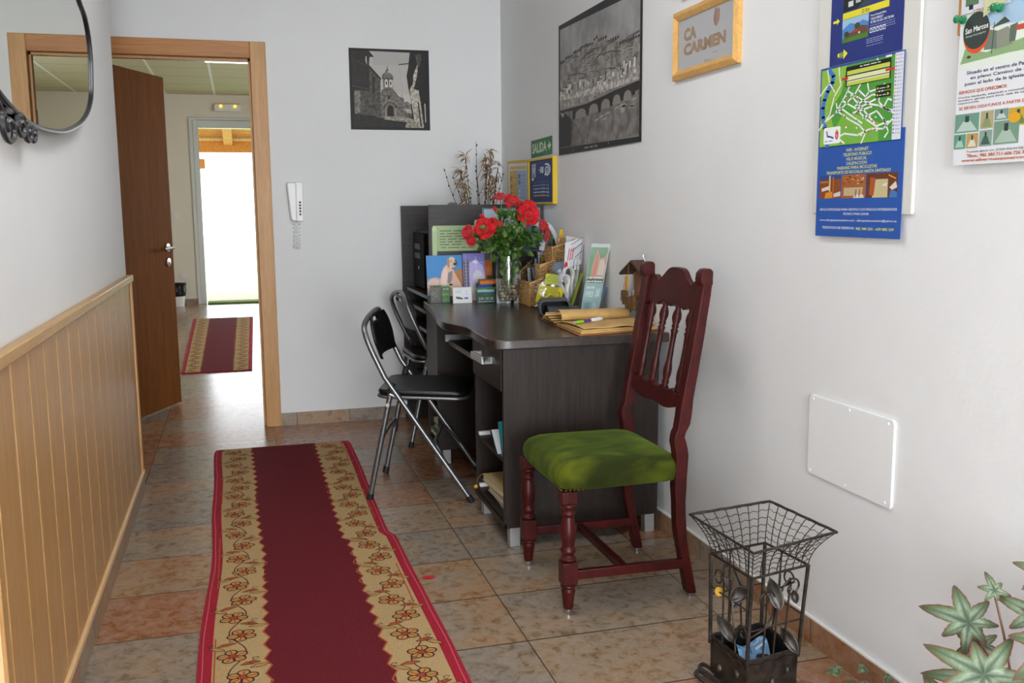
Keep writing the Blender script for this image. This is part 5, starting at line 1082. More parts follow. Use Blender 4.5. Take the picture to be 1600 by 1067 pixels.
p.done('card_stack', None, label='stack of green business cards between pine cards and the white card', cat='card')
p = Print((1.02, 4.46, ZD), lean(.976, 1.071, 4.47, ZD+.001, .844, .14), h0=.004); p.sheet(0, 0, 1, 1, '#d6d8da', .004); p.rect(.04, .06, .96, .94, '#e6e7e8'); p.poly([(.14, .38), (.2, .44), (.38, .40), (.55, .30), (.5, .24), (.2, .28)], '#7d7a70'); p.poly([(.18, .34), (.42, .36), (.5, .27), (.25, .27)], '#5c564c'); p.poly([(.58, .36), (.82, .38), (.78, .26), (.60, .26)], '#5872b8'); [p.greek(.14, .74-k*.10, .46, .035, '#8a8d94', seed=k, shear=.04) for k in range(2)]; p.disc(.73, .58, .02, .03, '#6a82c0'); p.greek(.68, .74, .80, .04, '#5a5e68')
p.done('white_card', None, label='white card with two vehicle drawings standing at the front of the desk', cat='card')
holder('clear acrylic holder of teal valley cards just left of the vase', 1.086, 1.182, 4.43, .815)
p = Print((1.13, 4.44, ZD), lean(1.090, 1.178, 4.448, ZD+.003, .832, .05), h0=.010); p.sheet(0, 0, 1, 1, '#3f6a60', .010); p.rect(0, .82, 1, 1, '#8ab8c4'); p.poly([(.05, .55), (.3, .7), (.6, .6), (.95, .72), (.95, .45), (.05, .45)], '#5a7a5a')
for k in range(6): p.rect(.08+k*.14, .18+.04*(k % 2), .19+k*.14, .42, ['#a8c4b8', '#d0dcd4', '#7aa08c', '#b8cfc4', '#8ab09c', '#cfe0d8'][k], up=(k == 0))
p.rect(.04, .05, .96, .12, '#b8d0cc'); p.done('card_stack', None, label='stack of teal valley cards in the holder left of the vase', cat='card')
for lab, x0, x1, y0, z0, z1, c_, rz in (('flat green card lowest of the loose pack beside the vase', 1.098, 1.19, 4.455, .834, .840, '#6f9a3a', 0), ('blue business card pack tilted under the orange cards', 1.100, 1.168, 4.453, .8405, .856, '#2c4f9c', .02), ('orange business cards on top of the loose pack beside the vase', 1.108, 1.198, 4.450, .8565, .874, '#d87f34', -.02)):
    g = G(((x0+x1)/2, y0, z0)); g.M = Matrix.Translation((x0, y0, z0)) @ Matrix.Rotation(rz, 4, 'Z') @ Matrix.Rotation(.10, 4, 'X'); g.box(0, x1-x0, 0, .05, 0, z1-z0); g.done('business_cards', P(c_), None, lab, 'card')
p = Print((1.21, 4.42, ZD), lean(1.176, 1.246, 4.40, ZD+.001, .885, .10), h0=.002); p.sheet(0, 0, 1, 1, '#e2e3e4', .002); [p.line([(.05, .25+k*.25), (.95, .25+k*.25)], .0012, '#a8b4a8', asp=.08) for k in range(3)]; p.done('white_card', None, label='plain white ruled card standing behind the glass vase', cat='card')
# white folded slip right of the vase
p = Print((1.27, 4.35, ZD), lean(1.248, 1.296, 4.37, ZD+.001, .905, .10, .02), h0=.002); p.sheet(.15, 0, 1, 1, '#dfe0e4', .002)
for k in range(6): p.rect(.5, .30+k*.10, .82, .36+k*.10, '#b04a54', up=(k == 0))
p.greek(.3, .15, .9, .02, '#9a9aa4'); p.done('folded_slip', None, label='white folded slip with red lettering standing right of the vase', cat='leaflet')
# wicker magazine rack
wk = speck('wicker_cane', '#a67a4a', '#d8b078', 60, .6)
wr_ = thing('wicker_rack', 'stepped wicker basket rack stuffed with brochures against the wall', 'basket', (1.39, 4.36, ZD))
def wall_w(g, A, B, z0, z1f, n_, rr=.0034):
    A, B = Vector(A), Vector(B); L = (B-A).length; d = (B-A).normalized(); nn = Vector((d.y, -d.x, 0)); m_ = max(2, int(L/.013))
    for k in range(m_+1):
        t_ = k/m_; q = A.lerp(B, t_); g.tube([q+Vector((0, 0, z0)), q+Vector((0, 0, z1f(t_)))], .0022, 5)
    z = z0+.004; row = 0
    while z < max(z1f(0), z1f(1)):
        pts = []
        for k in range(m_*2+1):
            t_ = k/(m_*2)
            if z <= z1f(t_)+.002: q = A.lerp(B, t_); pts.append(q+nn*(.0032*math.cos(math.pi*(k/2.0+row)))+Vector((0, 0, z)))
        if len(pts) > 1: g.tube(pts, rr, 5)
        z += rr*2.5; row += 1
    g.tube([A+(B-A)*(k/8)+Vector((0, 0, z1f(k/8)+.004)) for k in range(9)], .0062, 7)
tiers = [(1.285, 1.345, 4.20, .125), (1.345, 1.415, 4.23, .205), (1.415, 1.490, 4.26, .285)]
for i, (xa, xb, yf, hh) in enumerate(tiers):
    g = G(wr_); wall_w(g, (xa, yf, 0), (xb, yf, 0), ZD+.001, lambda t_, hh=hh: ZD+hh-(.02*(1-t_) if True else 0), 5)
    wall_w(g, (xa, yf, 0), (xa, yf+.20, 0), ZD+.001, lambda t_, hh=hh: ZD+hh-.02, 5); g.done('wicker_tier', wk, wr_)
g = G(wr_); wall_w(g, (1.285, 4.46, 0), (1.490, 4.46, 0), ZD+.001, lambda t_: ZD+.12+.17*t_, 5); g.done('wicker_back', wk, wr_)
g = G(wr_); g.tube(spline([(1.445, 4.27, ZD+.28), (1.45, 4.27, ZD+.31), (1.465, 4.27, ZD+.318), (1.48, 4.27, ZD+.31), (1.485, 4.27, ZD+.28)], 6), .007, 7); g.done('wicker_handle', wk, wr_)
# brochures in the rack
R = random.Random(13)
bl = [(1.300, .045, .175, '#d8dade', 'white glossy brochure'), (1.312, .05, .16, '#1d2733', 'dark navy brochure'), (1.322, .06, .185, '#c4c8cf', 'pale grey brochure'), (1.334, .05, .20, '#20262c', 'black brochure'), (1.345, .05, .215, '#a8b0ba', 'silver grey brochure'), (1.357, .05, .235, '#3d4a58', 'slate blue brochure'), (1.368, .05, .245, '#e2e4e6', 'bright white brochure'), (1.380, .05, .25, '#5a6066', 'dark grey brochure'), (1.392, .05, .255, '#cfd2cf', 'off white brochure'), (1.404, .05, .225, '#c9b43a', 'mustard yellow brochure'), (1.425, .05, .33, '#d4d8da', 'tall white brochure'), (1.440, .05, .30, '#3a5a9a', 'royal blue brochure'), (1.455, .05, .34, '#b9cf4a', 'lime green brochure'), (1.470, .04, .345, '#7aa4d8', 'sky blue brochure')]
for i, (x, w_, hh, c_, nm) in enumerate(bl):
    y0 = 4.235+.012*(i % 3)+(.02 if x > 1.35 else 0)+(.03 if x > 1.415 else 0); fnm = nm
    p = Print((x, y0, ZD), lambda u, v, h, x=x, w_=w_, hh=hh, y0=y0, i=i: (x-.006+.058*u-.02*v*(1 if i % 2 else .2), y0+.02*i*.25+.10*u+.03*v-h*.6, ZD+.004+hh*v-.012*u), h0=.003)
    p.sheet(0, 0, 1, 1, c_, .003); p.rect(.12, .60, .88, .90, R.choice(['#4a5560', '#8f9aa4', '#c9c4b8', '#2f3a44', '#b0503a'])); p.greek(.15, .93, .85, .02, '#77808a'); p.rect(.1, .40, .6, .5, R.choice(['#e4e6e8', '#5a6a7a', '#a0763a']))
    p.done('brochure', None, label=fnm+' in the stepped wicker rack', cat='brochure', group='brochures in the wicker rack')
g = G((1.465, 4.29, ZD)); g.M = Matrix.Translation((1.447, 4.30, ZD+.21)) @ Matrix.Rotation(.12, 4, 'Y'); g.box(0, .017, 0, .004, 0, .145); g.done('yellow_marker', P('#d8a81c'), None, 'yellow strip sticking up from the top of the wicker rack', 'bookmark', bevel=.002)
g = G((1.42, 4.30, 1.1)); g.tube(spline([(1.385, 4.34, 1.02), (1.40, 4.33, 1.12), (1.42, 4.33, 1.135), (1.45, 4.33, 1.09), (1.465, 4.33, 1.04)], 8), .005, 6, flat=3.0); g.done('rolled_magazine', P('#c9ccd4'), None, 'white magazine curling over behind the right roses', 'magazine')
# white forms leaning on the wall above the rack
p = Print((1.46, 4.10, 1.0), lambda u, v, h: (1.425+.070*u+.0*v, 4.10+.18*u*.2-h, .93+.165*v-.012*u), h0=.002); p.sheet(0, 0, 1, 1, '#cfd2d8', .002); p.line([(0, 1), (0, .4)], .01, '#a8502a'); p.rect(.72, .78, .95, .92, '#8a8e96'); p.poly([(.0, .78), (.62, .96), (.62, .84), (.02, .64)], '#d8b82c'); p.done('stiff_form', None, label='white form with a yellow strip, leaning on wall behind the folded papers', cat='paper')
p = Print((1.45, 4.04, 1.0), lambda u, v, h: (1.392+.095*u+.006*v, 4.035-h+.03*u, .945+.120*v+.022*u), h0=.002); p.sheet(0, 0, 1, 1, '#dcdee4', .002)
for k, (a, b, w_, c_) in enumerate((((.35, .86), (.98, 1.0), .025, '#1a1a22'), ((.40, .62), (.98, .80), .03, '#22222a'), ((.5, .58), (.98, .73), .02, '#d0a828'), ((.6, .34), (.98, .50), .025, '#2a3450'), ((.98, 1.0), (.90, .2), .02, '#2a3a7a'))): p.line([a, b], w_, c_)
for k in range(3): p.line([(.18+k*.12, .30), (.25+k*.12, .72)], .045, '#c8303a', up=(k == 0))
p.disc(.10, .14, .10, .14, '#d02c34', 14); p.done('striped_card', None, label='white card with red bars, red dot and black diagonal lines', cat='card')
for k, (dx, lab) in enumerate(((0, 'narrow white printed tag left of the loose tag pair'), (.014, 'narrow white printed tag right of the loose tag pair'))):
    p = Print((1.44+dx, 4.0, .95), lambda u, v, h, dx=dx: (1.430+dx+.010*u+.006*v, 4.01-h, .945+.045*v), h0=.001); p.sheet(0, 0, 1, 1, '#e4e6ea', .001); p.greek(.2, .4, .9, .1, '#7a7e88'); p.done('paper_tag', None, label=lab, cat='tag')
# grey-blue pouch, plastic bag with the yellow packet
g = G((1.385, 4.02, .95)); g.ell((1.385, 4.06, .952), (.042, .012, .030), 10); g.done('blue_grey_pouch', mat('pouch', '#5f6a7a', .8), None, 'blue grey soft pouch with faint writing above the yellow packet', 'pouch')
bgp = thing('plastic_bag', 'clear plastic bag holding a yellow packet in front of the wicker rack', 'bag', (1.31, 4.04, ZD))
g = G(bgp)
def bagf(s0):
    def fn(a, b):
        x = 1.238+.140*a+.012*math.sin(6*b+a*3); z = ZD+.002+.150*b*(1-.25*(1-a)**2)+.035*a*b; return (x+.03*b*(1-a), 4.035+s0*(.022*math.sin(math.pi*min(1, a*1.0))*math.sin(math.pi*(.15+.8*b)))+.006*noise.noise(Vector((a*5, b*5, s0*3))), z)
    return fn
g.grid(bagf(-1), 14, 12); g.grid(bagf(1), 14, 12); g.done('bag_film', plastic_film, bgp, sharp=180)
def yp(u, v, h): return (1.253+.116*u+.022*v, 4.028-h+.01*v, .805+.078*v-.024*u+.004*math.sin(3*u))
p = Print((1.31, 4.03, .84), yp, h0=.006); p.sheet(0, 0, 1, 1, '#c2b41e', .006); p.text('CORREOS', .18, .22, .66, .48, '#4a4a1e', bold=.03); p.ring(.80, .55, .09, .22, .7, '#5a5a1e', 14, -1.4, 1.6); p.poly([(.10, .62), (.2, .7), (.25, .6), (.14, .54)], '#6a6a24'); p.poly([(.30, .30), (.5, .62), (.56, .55), (.42, .28)], '#d8d474')
p.done('yellow_packet', None, label='yellow CORREOS packet inside the clear plastic bag', cat='packet')
p = Print((1.34, 4.05, .9), lambda u, v, h: (1.300+.075*u+.012*v, 4.045-h, .885+.045*v-.010*u), h0=.003); p.sheet(0, 0, 1, 1, '#b3be2c', .003); [p.greek(.12, .75-k*.22, .88, .06, '#6a7420', seed=k) for k in range(3)]; p.done('yellow_packet', None, label='smaller lime yellow packet tucked behind the CORREOS packet', cat='packet')
# folded-over papers (loops standing on edge)
def loop(lab, x0, yb, zt, w_, c_, lean_=.05, name='folded_paper', depth=.12):
    h_ = thing(name, lab, 'paper', (x0, yb, ZD), 'folded papers behind the tray')
    prof_ = [(x0+lean_*.9, ZD+.001), (x0+.012+lean_*.55, ZD+(zt-ZD)*.35), (x0, ZD+(zt-ZD)*.72), (x0-.006, zt-.022), (x0+.002, zt-.004), (x0+w_*.45, zt), (x0+w_*.85, zt-.010), (x0+w_, zt-.035), (x0+w_*.8, ZD+(zt-ZD)*.6), (x0+w_*.5+lean_*.4, ZD+(zt-ZD)*.30), (x0+lean_*.9+.006, ZD+.001)]
    sp_ = spline([(a, 0, b) for a, b in prof_], 5)
    for k, (off, cc_) in enumerate(((0, c_), (.004, '#e6e4de'))):
        g = G(h_)
        n_ = len(sp_); cen = Vector((x0+w_*.45, 0, (ZD+zt)/2))
        ins = [q+(cen-q).normalized()*off if 5 < i < n_-6 else q for i, q in enumerate(sp_)]
        for a, b in zip(ins, ins[1:]): g.quad((a.x, yb, a.z), (b.x, yb, b.z), (b.x, yb+depth, b.z), (a.x, yb+depth, a.z))
        g.done('outer_sheet' if k == 0 else 'inner_sheet', P(cc_), h_, solid=.0022)
loop('folded white paper loop at left of the two loops', 1.372, 3.99, .928, .036, '#b9bccb', .030)
loop('folded white paper loop, tall one in the middle', 1.398, 4.02, .958, .040, '#d4d0ca', .020)
loop('folded white paper loop at right beside the lime folder', 1.440, 4.05, .975, .030, '#cbc6c0', -.004)
p = Print((1.42, 3.97, ZD), lambda u, v, h: (1.405+.006*u+.058*v, 3.975+.05*u-h, ZD+.001+.165*v), h0=.002); p.sheet(0, 0, 1, 1, '#a9c23c', .003); p.done('lime_folder', None, label='lime green folder edge right of the folded paper loops', cat='folder')
# tall leaflet and the sheets behind it
def tl(u, v, h): return (1.360+.080*u+.060*v+.004*u*v, 3.74+.02*v-h, .7665+.305*v-.004*u)
p = Print((1.42, 3.75, ZD), tl, h0=.002); p.sheet(0, 0, 1, 1, '#b4c0bd', .002); p.rect(.02, .52, .94, .95, '#6f9a78'); p.rect(.02, .84, .94, .95, '#7d9a84')
p.poly([(.22, .52), (.22, .70), (.32, .86), (.40, .925), (.50, .86), (.60, .80), (.80, .82), (.94, .88), (.94, .52)], '#b89a8c'); p.poly([(.26, .54), (.28, .72), (.40, .90), (.48, .82), (.50, .66), (.44, .54)], '#c4877c'); p.poly([(.55, .58), (.60, .77), (.80, .79), (.92, .70), (.9, .56)], '#cdbdb0'); p.line([(.42, .56), (.46, .84)], .012, '#8a6a60')
p.rect(.02, .46, .96, .53, '#5d6f68'); p.text('y sus remedios', .04, .515, .92, .55, '#e8ece8', bold=.03); p.text('para el descanso', .06, .465, .92, .50, '#e8ece8', bold=.03); p.rect(.02, .02, .98, .455, '#93aeb0'); p.text('PIES', .12, .27, .56, .35, '#b8cccc', bold=.04); p.ring(.76, .33, .16, .09, .90, '#b8cccc', 4, math.pi/4, math.pi/4+2*math.pi); p.text('2€', .66, .28, .88, .38, '#c4d6d6', bold=.04); p.greek(.12, .385, .56, .05, '#b8cccc', seed=5); p.rect(.15, .04, .45, .20, '#7a9aa4'); p.poly([(.5, .02), (.6, .2), (.8, .18), (.9, .02)], '#a9bfc0')
p.done('foot_care_leaflet', None, label='tall green and grey foot care leaflet leaning on the wall', cat='leaflet')
p = Print((1.47, 3.8, ZD), lambda u, v, h: (1.447+.050*v, 3.92-.10*v-.03*u-h, ZD+.001+.178*v), h0=.003); p.sheet(0, 0, 1, 1, '#a4c02c', .004); p.m('#a4c02c'); p.done('lime_leaflet', None, label='narrow lime leaflet peeking out behind the foot care leaflet', cat='leaflet')
g = G((1.46, 3.86, ZD)); g.hexa([(1.430, 3.86, ZD+.001), (1.445, 3.80, ZD+.001), (1.447, 3.802, ZD+.001), (1.432, 3.862, ZD+.001)], [(1.478, 3.82, ZD+.12), (1.493, 3.76, ZD+.12), (1.495, 3.762, ZD+.12), (1.480, 3.822, ZD+.12)]); g.done('blue_leaflet', P('#7f9cc8'), None, 'pale blue leaflet below the narrow lime leaflet', 'leaflet')
# dark tray
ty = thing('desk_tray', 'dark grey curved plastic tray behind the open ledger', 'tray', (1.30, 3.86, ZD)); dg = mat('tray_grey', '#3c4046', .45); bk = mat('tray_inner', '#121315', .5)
def ts(x0, x1, z0, z1, r_): return [(u, v) for u, v in rrect(x0, z0, x1, z1, r_, 5)]
o_ = ts(1.205, 1.345, ZD+.0005, .833, .024); i_ = ts(1.213, 1.337, ZD+.007, .826, .018)
g = G(ty); A = [g.v((u, 3.80-(ZD-v)*.0+.02*(v-ZD)/.07, v)) for u, v in o_]; B = [g.v((u, 3.80+.02*(v-ZD)/.07, v)) for u, v in i_]; C_ = [g.v((u+.03, 3.93, v)) for u, v in o_]; n_ = len(o_)
for k in range(n_): g.f([A[k], A[(k+1) % n_], B[(k+1) % n_], B[k]]); g.f([A[k], A[(k+1) % n_], C_[(k+1) % n_], C_[k]])
g.f(C_); g.done('tray_shell', dg, ty, sharp=50)
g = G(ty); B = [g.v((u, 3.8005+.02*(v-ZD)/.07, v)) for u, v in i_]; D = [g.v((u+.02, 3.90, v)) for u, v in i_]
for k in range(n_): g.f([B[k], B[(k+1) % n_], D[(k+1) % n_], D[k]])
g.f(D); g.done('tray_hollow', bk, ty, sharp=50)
g = G(ty); g.hexa([(1.235, 3.76, ZD+.001), (1.395, 3.78, ZD+.001), (1.40, 3.86, ZD+.001), (1.25, 3.86, ZD+.001)], [(1.235, 3.765, .792), (1.395, 3.785, .782), (1.40, 3.86, .802), (1.25, 3.86, .812)]); g.done('tray_pad', mat('tray_pad', '#4d5055', .6), ty, bevel=.006)
# open ledger on the desk
lp = speck('aged_paper', '#b8935a', '#cda96c', 14, .7, (1, 1, 1)); lc = P('#9a6238')
ld = thing('open_ledger', 'old open ledger with yellowed pages lying on the near desk end', 'ledger', (1.33, 3.4, ZD))
g = G(ld); g.prism([(1.152, 3.172), (1.494, 3.225), (1.499, 3.64), (1.178, 3.72)], lambda u, v, h: (u, v, h), ZD+.0004, ZD+.004); g.done('cover', lc, ld, bevel=.001)
R = random.Random(1)
for k, (ins, z0, z1) in enumerate(((.006, .0045, .012), (.012, .0124, .0175))):
    g = G(ld); g.prism([(1.158+ins, 3.182+ins), (1.486-ins*.5, 3.232+ins), (1.488-ins*.5, 3.46), (1.172+ins, 3.46)], lambda u, v, h: (u, v, h), ZD+z0, ZD+z1); g.done('page_block', lp, ld, bevel=.001)
def pg(a, b):  # curling top page
    x = 1.172+a*.300+.010*(1-b); y = 3.205+b*.275+.03*a+.004*math.sin(5*a); z = ZD+.019+.006*math.sin(math.pi*b)+.005*(1-b)*math.sin(7*a+1)**2*(.5+a)
    return (x, y, z)
g = G(ld); g.grid(pg, 16, 8); g.done('loose_page', lp, ld, solid=.0008)
def roll(a, b):
    ang = -.6+b*3.3; x = 1.172+a*.295; return (x, 3.47-.046*math.cos(ang)+.03*a, ZD+.018+.022+.024*math.sin(ang)-.006*a)
g = G(ld); g.grid(roll, 10, 14); g.done('rolled_pages', lp, ld, solid=.0012)
for k in range(7):
    g = G(ld); def_z = ZD+.006+k*.0050
    g.prism([(1.172-.010*(k % 3)-.012*(k > 3), 3.47+.012*k), (1.46, 3.50+.004*k), (1.46, 3.66-.010*k), (1.182-.008*(k % 2), 3.69-.012*k)], lambda u, v, h: (u, v, h+.012*max(0, (1.24-u)/.08)*.2*(k % 3)), def_z, def_z+.0035); g.done('page_block', lp, ld)
pn = thing('ballpoint_pen', 'lime, purple and white ballpoint pen lying on the open ledger', 'pen', (1.24, 3.33, ZD+.03))
A = Vector((1.170, 3.292, ZD+.0335)); B = Vector((1.322, 3.385, ZD+.0335)); d = (B-A)
g = G(pn); g.tube([A, A+d*.05, A+d*.10], [.0012, .0035, .005], 10); g.done('tip', silver, pn)
g = G(pn); g.tube([A+d*.10, A+d*.34], .0062, 12); g.done('grip', P('#8fc42c', .4), pn)
g = G(pn); g.tube([A+d*.34, A+d*.66], .0048, 12); g.done('barrel', P('#5a3a8a', .35), pn)
g = G(pn); g.tube([A+d*.60, A+d*.68, A+d*.92, A+d*1.0], [.0055, .0078, .0078, .005], 12); g.done('cap', P('#dfe2e6', .35), pn)
# ================================================================== KEY HOUSE
kh = thing('key_house', 'small wooden house shaped key rack hanging on the wall behind the tall chair', 'key rack', (XR, 3.40, .93)); kw = wood('key_house_wood', '#6e4630', '#9a6a48', (9, 9, 9), .5)
g = G(kh); g.prism([(3.47, .86), (3.32, .86), (3.32, .96), (3.395, 1.005), (3.47, .96)], lambda u, v, h: (XR-h, u, v), .0, .014); g.done('house_board', kw, kh, bevel=.002)
for s_ in (-1, 1):
    g = G(kh); g.hexa([(XR-.06, 3.395, 1.010), (XR, 3.395, 1.010), (XR, 3.395-s_*.115, .955), (XR-.06, 3.395-s_*.115, .955)], [(XR-.06, 3.395, 1.020), (XR, 3.395, 1.020), (XR, 3.395-s_*.115, .965), (XR-.06, 3.395-s_*.115, .965)]); g.done('roof_board', wood('roof_wood', '#3a241c', '#553626', (9, 9, 9), .5), kh, bevel=.002)
g = G(kh); g.tube(spline([(XR-.004, 3.385, 1.015), (XR-.012, 3.385, 1.035), (XR-.004, 3.385, 1.042)], 5), .002, 6); g.done('hanging_hook', chrome, kh)
km = mat('old_brass', '#8a7248', .4, .7); kd = speck('wood_tag', '#5e4528', '#80603a', 60, .6)
keys = [(3.52, .86, 0, 'round wooden key tag hanging furthest left on the key house'), (3.47, .835, .1, 'long wooden key tag second from left on the key house'), (3.435, .845, -.1, 'flat wooden key tag in the middle of the key house'), (3.34, .845, .1, 'brown key tag hanging right of the chair stile'), (3.31, .850, -.1, 'grey key tag hanging furthest right on the key house')]
for y, z, a, lab in keys:
    k_ = thing('key_tag', lab, 'key', (XR-.03, y, z+.04), 'keys on the key house'); M = Matrix.Translation((XR-.03, y, z+.045)) @ Matrix.Rotation(a, 4, 'X')
    g = G(k_); g.M = M; g.tube([(0, .014*math.cos(t_*.5236), .014*math.sin(t_*.5236)) for t_ in range(12)], .0013, 5, True); g.done('ring', chrome, k_)
    g = G(k_); g.M = M; g.prism(rrect(-.018, -.070, .018, -.012, .008), lambda u, v, h: (h, u, v), -.006, .006); g.done('wood_tag', kd, k_, bevel=.002)
    g = G(k_); g.M = M; g.prism([(.012, -.014), (.020, -.014), (.024, -.055), (.018, -.058), (.015, -.05)], lambda u, v, h: (h, u, v), -.009, -.007); g.done('key', km, k_)
k_ = thing('key_tag', 'yellow key fob hanging at the front of the key house roof', 'key', (XR-.055, 3.43, .95), None)
g = G(k_); g.tube([(XR-.06, 3.415+.003*math.sin(i*2), 1.005-i*.004) for i in range(12)], .0022, 5); g.done('chain', km, k_)
g = G(k_); g.prism(rrect(3.415, .900, 3.437, .958, .009), lambda u, v, h: (h, u, v), XR-.066, XR-.060); g.done('fob', P('#c9962c', .35), k_, bevel=.002)
# ================================================================== WROUGHT IRON BASKET
bk_ = thing('wrought_iron_basket', 'wrought iron waste basket with flared wire mesh rim beside the tall chair', 'basket', (1.215, 2.03, 0))
bz = [(1.122, 2.096), (1.284, 2.120), (1.297, 1.966), (1.136, 1.936)]   # left, back, right, near corners of the box
rz_ = [(1.111, 2.080), (1.281, 2.108), (1.300, 1.940), (1.124, 1.902)]
tz_ = [(1.079, 2.139), (1.333, 2.176), (1.357, 1.912), (1.092, 1.844)]
ZB, ZM, ZT = .125, .352, .4385
dark = mat('planter_inside', '#0d0d0e', .5)
g = G(bk_)
def infl(p_, k): c = (1.21, 2.03); return (c[0]+(p_[0]-c[0])*k, c[1]+(p_[1]-c[1])*k)
g.hexa([(*infl(q, .98), .026) for q in bz], [(*q, ZB-.002) for q in bz]); bm_ = g.bm
for f in list(bm_.faces):
    if all(abs(v.co.z-(ZB-.002)) < 1e-4 for v in f.verts): bm_.faces.remove(f)
# inner walls
A = [g.v((*q, ZB-.002)) for q in bz]; B = [g.v((*infl(q, .96), ZB-.002)) for q in bz]; C2 = [g.v((*infl(q, .94), .032)) for q in bz]
g.mi = 0
for k in range(4): g.f([A[k], A[(k+1) % 4], B[(k+1) % 4], B[k]])
g.mi = 1
for k in range(4): g.f([B[k], B[(k+1) % 4], C2[(k+1) % 4], C2[k]])
g.f(C2); pb = g.done('planter_box', [iron, dark], bk_)
for e_, t_ in ((0, .3), (0, .78), (3, .25), (3, .72), (2, .2), (2, .5), (2, .8)):
    a, b = Vector((*bz[e_], 0)), Vector((*bz[(e_+1) % 4], 0)); q = a.lerp(b, t_); q.z = .055+.02*(t_ < .5); q = Vector((*infl(q, .992), q.z)); g = G(bk_); g.ell(q, (.010, .010, .013), 6); g.done('hammered_stud', iron, pb)
g = G(bk_); g.tube([(*infl(q, 1.005), ZB) for q in bz], .0042, 7, True); g.done('box_rim', iron, bk_)
g = G(bk_); g.tube([(*infl(q, 1.03), ZB-.012+.003*math.sin(i)) for i, q in enumerate([tuple(Vector((*bz[k], 0)).lerp(Vector((*bz[(k+1) % 4], 0)), j/20))[:2] for k in range(4) for j in range(20)])], .0016, 4, True); g.done('wavy_wire', iron, bk_)
for k in range(4):
    g = G(bk_); g.tube([(*bz[k], ZB-.02), (*Vector((*bz[k], 0)).lerp(Vector((*rz_[k], 0)), .5)[:2], (ZB+ZM)/2), (*rz_[k], ZM)], .0052, 6); g.done('corner_post', iron, bk_)
g = G(bk_); g.tube([(*q, ZM) for q in rz_], .0036, 6, True); g.done('neck_ring', iron, bk_)
def edge(c, t_, z): k = int(c); a, b = Vector((*z[k % 4], 0)), Vector((*z[(k+1) % 4], 0)); return a.lerp(b, t_)
def fl(k, t_, s_):
    a = edge(k, t_, rz_); b = edge(k, t_, tz_); e = s_**1.9; q = a.lerp(b, e); return Vector((q.x, q.y, ZM+(ZT-ZM)*s_))
g = G(bk_)
for k in range(4):
    for j in range(0, 7): g.tube([fl(k, j/7, i/7) for i in range(8)], .0014, 5)
for lev in range(1, 6):
    s_ = lev/6; pts = []
    for k in range(4):
        for j in range(32): q = fl(k, j/32, s_); q.z += .0022*math.sin(2*math.pi*j/4); pts.append(q)
    g.tube(pts, .0010, 4, True)
g.done('wire_mesh_flare', iron, bk_)
g = G(bk_); g.tube([fl(k, j/8, 1.0)+Vector((0, 0, .001*(j % 2))) for k in range(4) for j in range(8)], .0036, 6, True); g.tube([fl(k, j/24, 1.0)+Vector((.0032*math.cos(j*1.6), .0032*math.cos(j*1.6), .003*math.sin(j*1.6))) for k in range(4) for j in range(24)], .0016, 4, True); g.done('twisted_rim', iron, bk_)
# decorated faces: left face (between left and near corner), right face (near and right corner)
def Lf(a, z):
    k = (z-ZB)/(ZM-ZB); p0 = Vector((*bz[0], 0)).lerp(Vector((*rz_[0], 0)), k); p1 = Vector((*bz[3], 0)).lerp(Vector((*rz_[3], 0)), k); q = p0.lerp(p1, a); return Vector((q.x, q.y, z))
def Rf(a, z):
    k = (z-ZB)/(ZM-ZB); p0 = Vector((*bz[3], 0)).lerp(Vector((*rz_[3], 0)), k); p1 = Vector((*bz[2], 0)).lerp(Vector((*rz_[2], 0)), k); q = p0.lerp(p1, a); return Vector((q.x, q.y, z))
def Bf(a, z):
    k = (z-ZB)/(ZM-ZB); p0 = Vector((*bz[0], 0)).lerp(Vector((*rz_[0], 0)), k); p1 = Vector((*bz[1], 0)).lerp(Vector((*rz_[1], 0)), k); q = p0.lerp(p1, a); return Vector((q.x, q.y, z))
def Wf(a, z):
    k = (z-ZB)/(ZM-ZB); p0 = Vector((*bz[1], 0)).lerp(Vector((*rz_[1], 0)), k); p1 = Vector((*bz[2], 0)).lerp(Vector((*rz_[2], 0)), k); q = p0.lerp(p1, a); return Vector((q.x, q.y, z))
def curve_on(F, pts, r_=.0026, n_=6): return [F(q.x, q.z) for q in spline([(a, 0, z) for a, z in pts], n_)]
def scroll(F, c, r0, a0, turns, tail):
    pts = []
    for i in range(26):
        t_ = i/25; r_ = r0*(1-t_*.72); an = a0+turns*2*math.pi*t_; pts.append(F(c[0]+r_*math.cos(an)/.17, c[1]+r_*math.sin(an)))
    return [F(*q) for q in tail]+pts
parts = [('scroll', Lf, (.22, .300), .026, 0, 1.15, [(.70, .130), (.62, .20), (.55, .27)]), ('scroll', Lf, (.86, .195), .022, math.pi, -1.1, [(.62, .150)]),
 ('scroll', Rf, (.74, .300), .030, math.pi, -1.2, [(.48, .27)]), ('scroll', Rf, (.28, .285), .026, 0, 1.1, [(.02, .19), (.30, .205), (.42, .24)]),
 ('scroll', Bf, (.3, .29), .024, 0, 1.1, [(.6, .13), (.55, .25)]), ('scroll', Wf, (.6, .29), .024, 0, 1.1, [(.3, .13), (.4, .25)])]
for nm, F, c, r0, a0, tn, tail in parts: g = G(bk_); g.tube(scroll(F, c, r0, a0, tn, tail), .0026, 6); g.done(nm, iron, bk_)
for F, z in ((Lf, .262), (Rf, .208), (Bf, .24), (Wf, .22)): g = G(bk_); g.tube([F(.02, z), F(.98, z)], .0022, 6); g.done('cross_bar', iron, bk_)
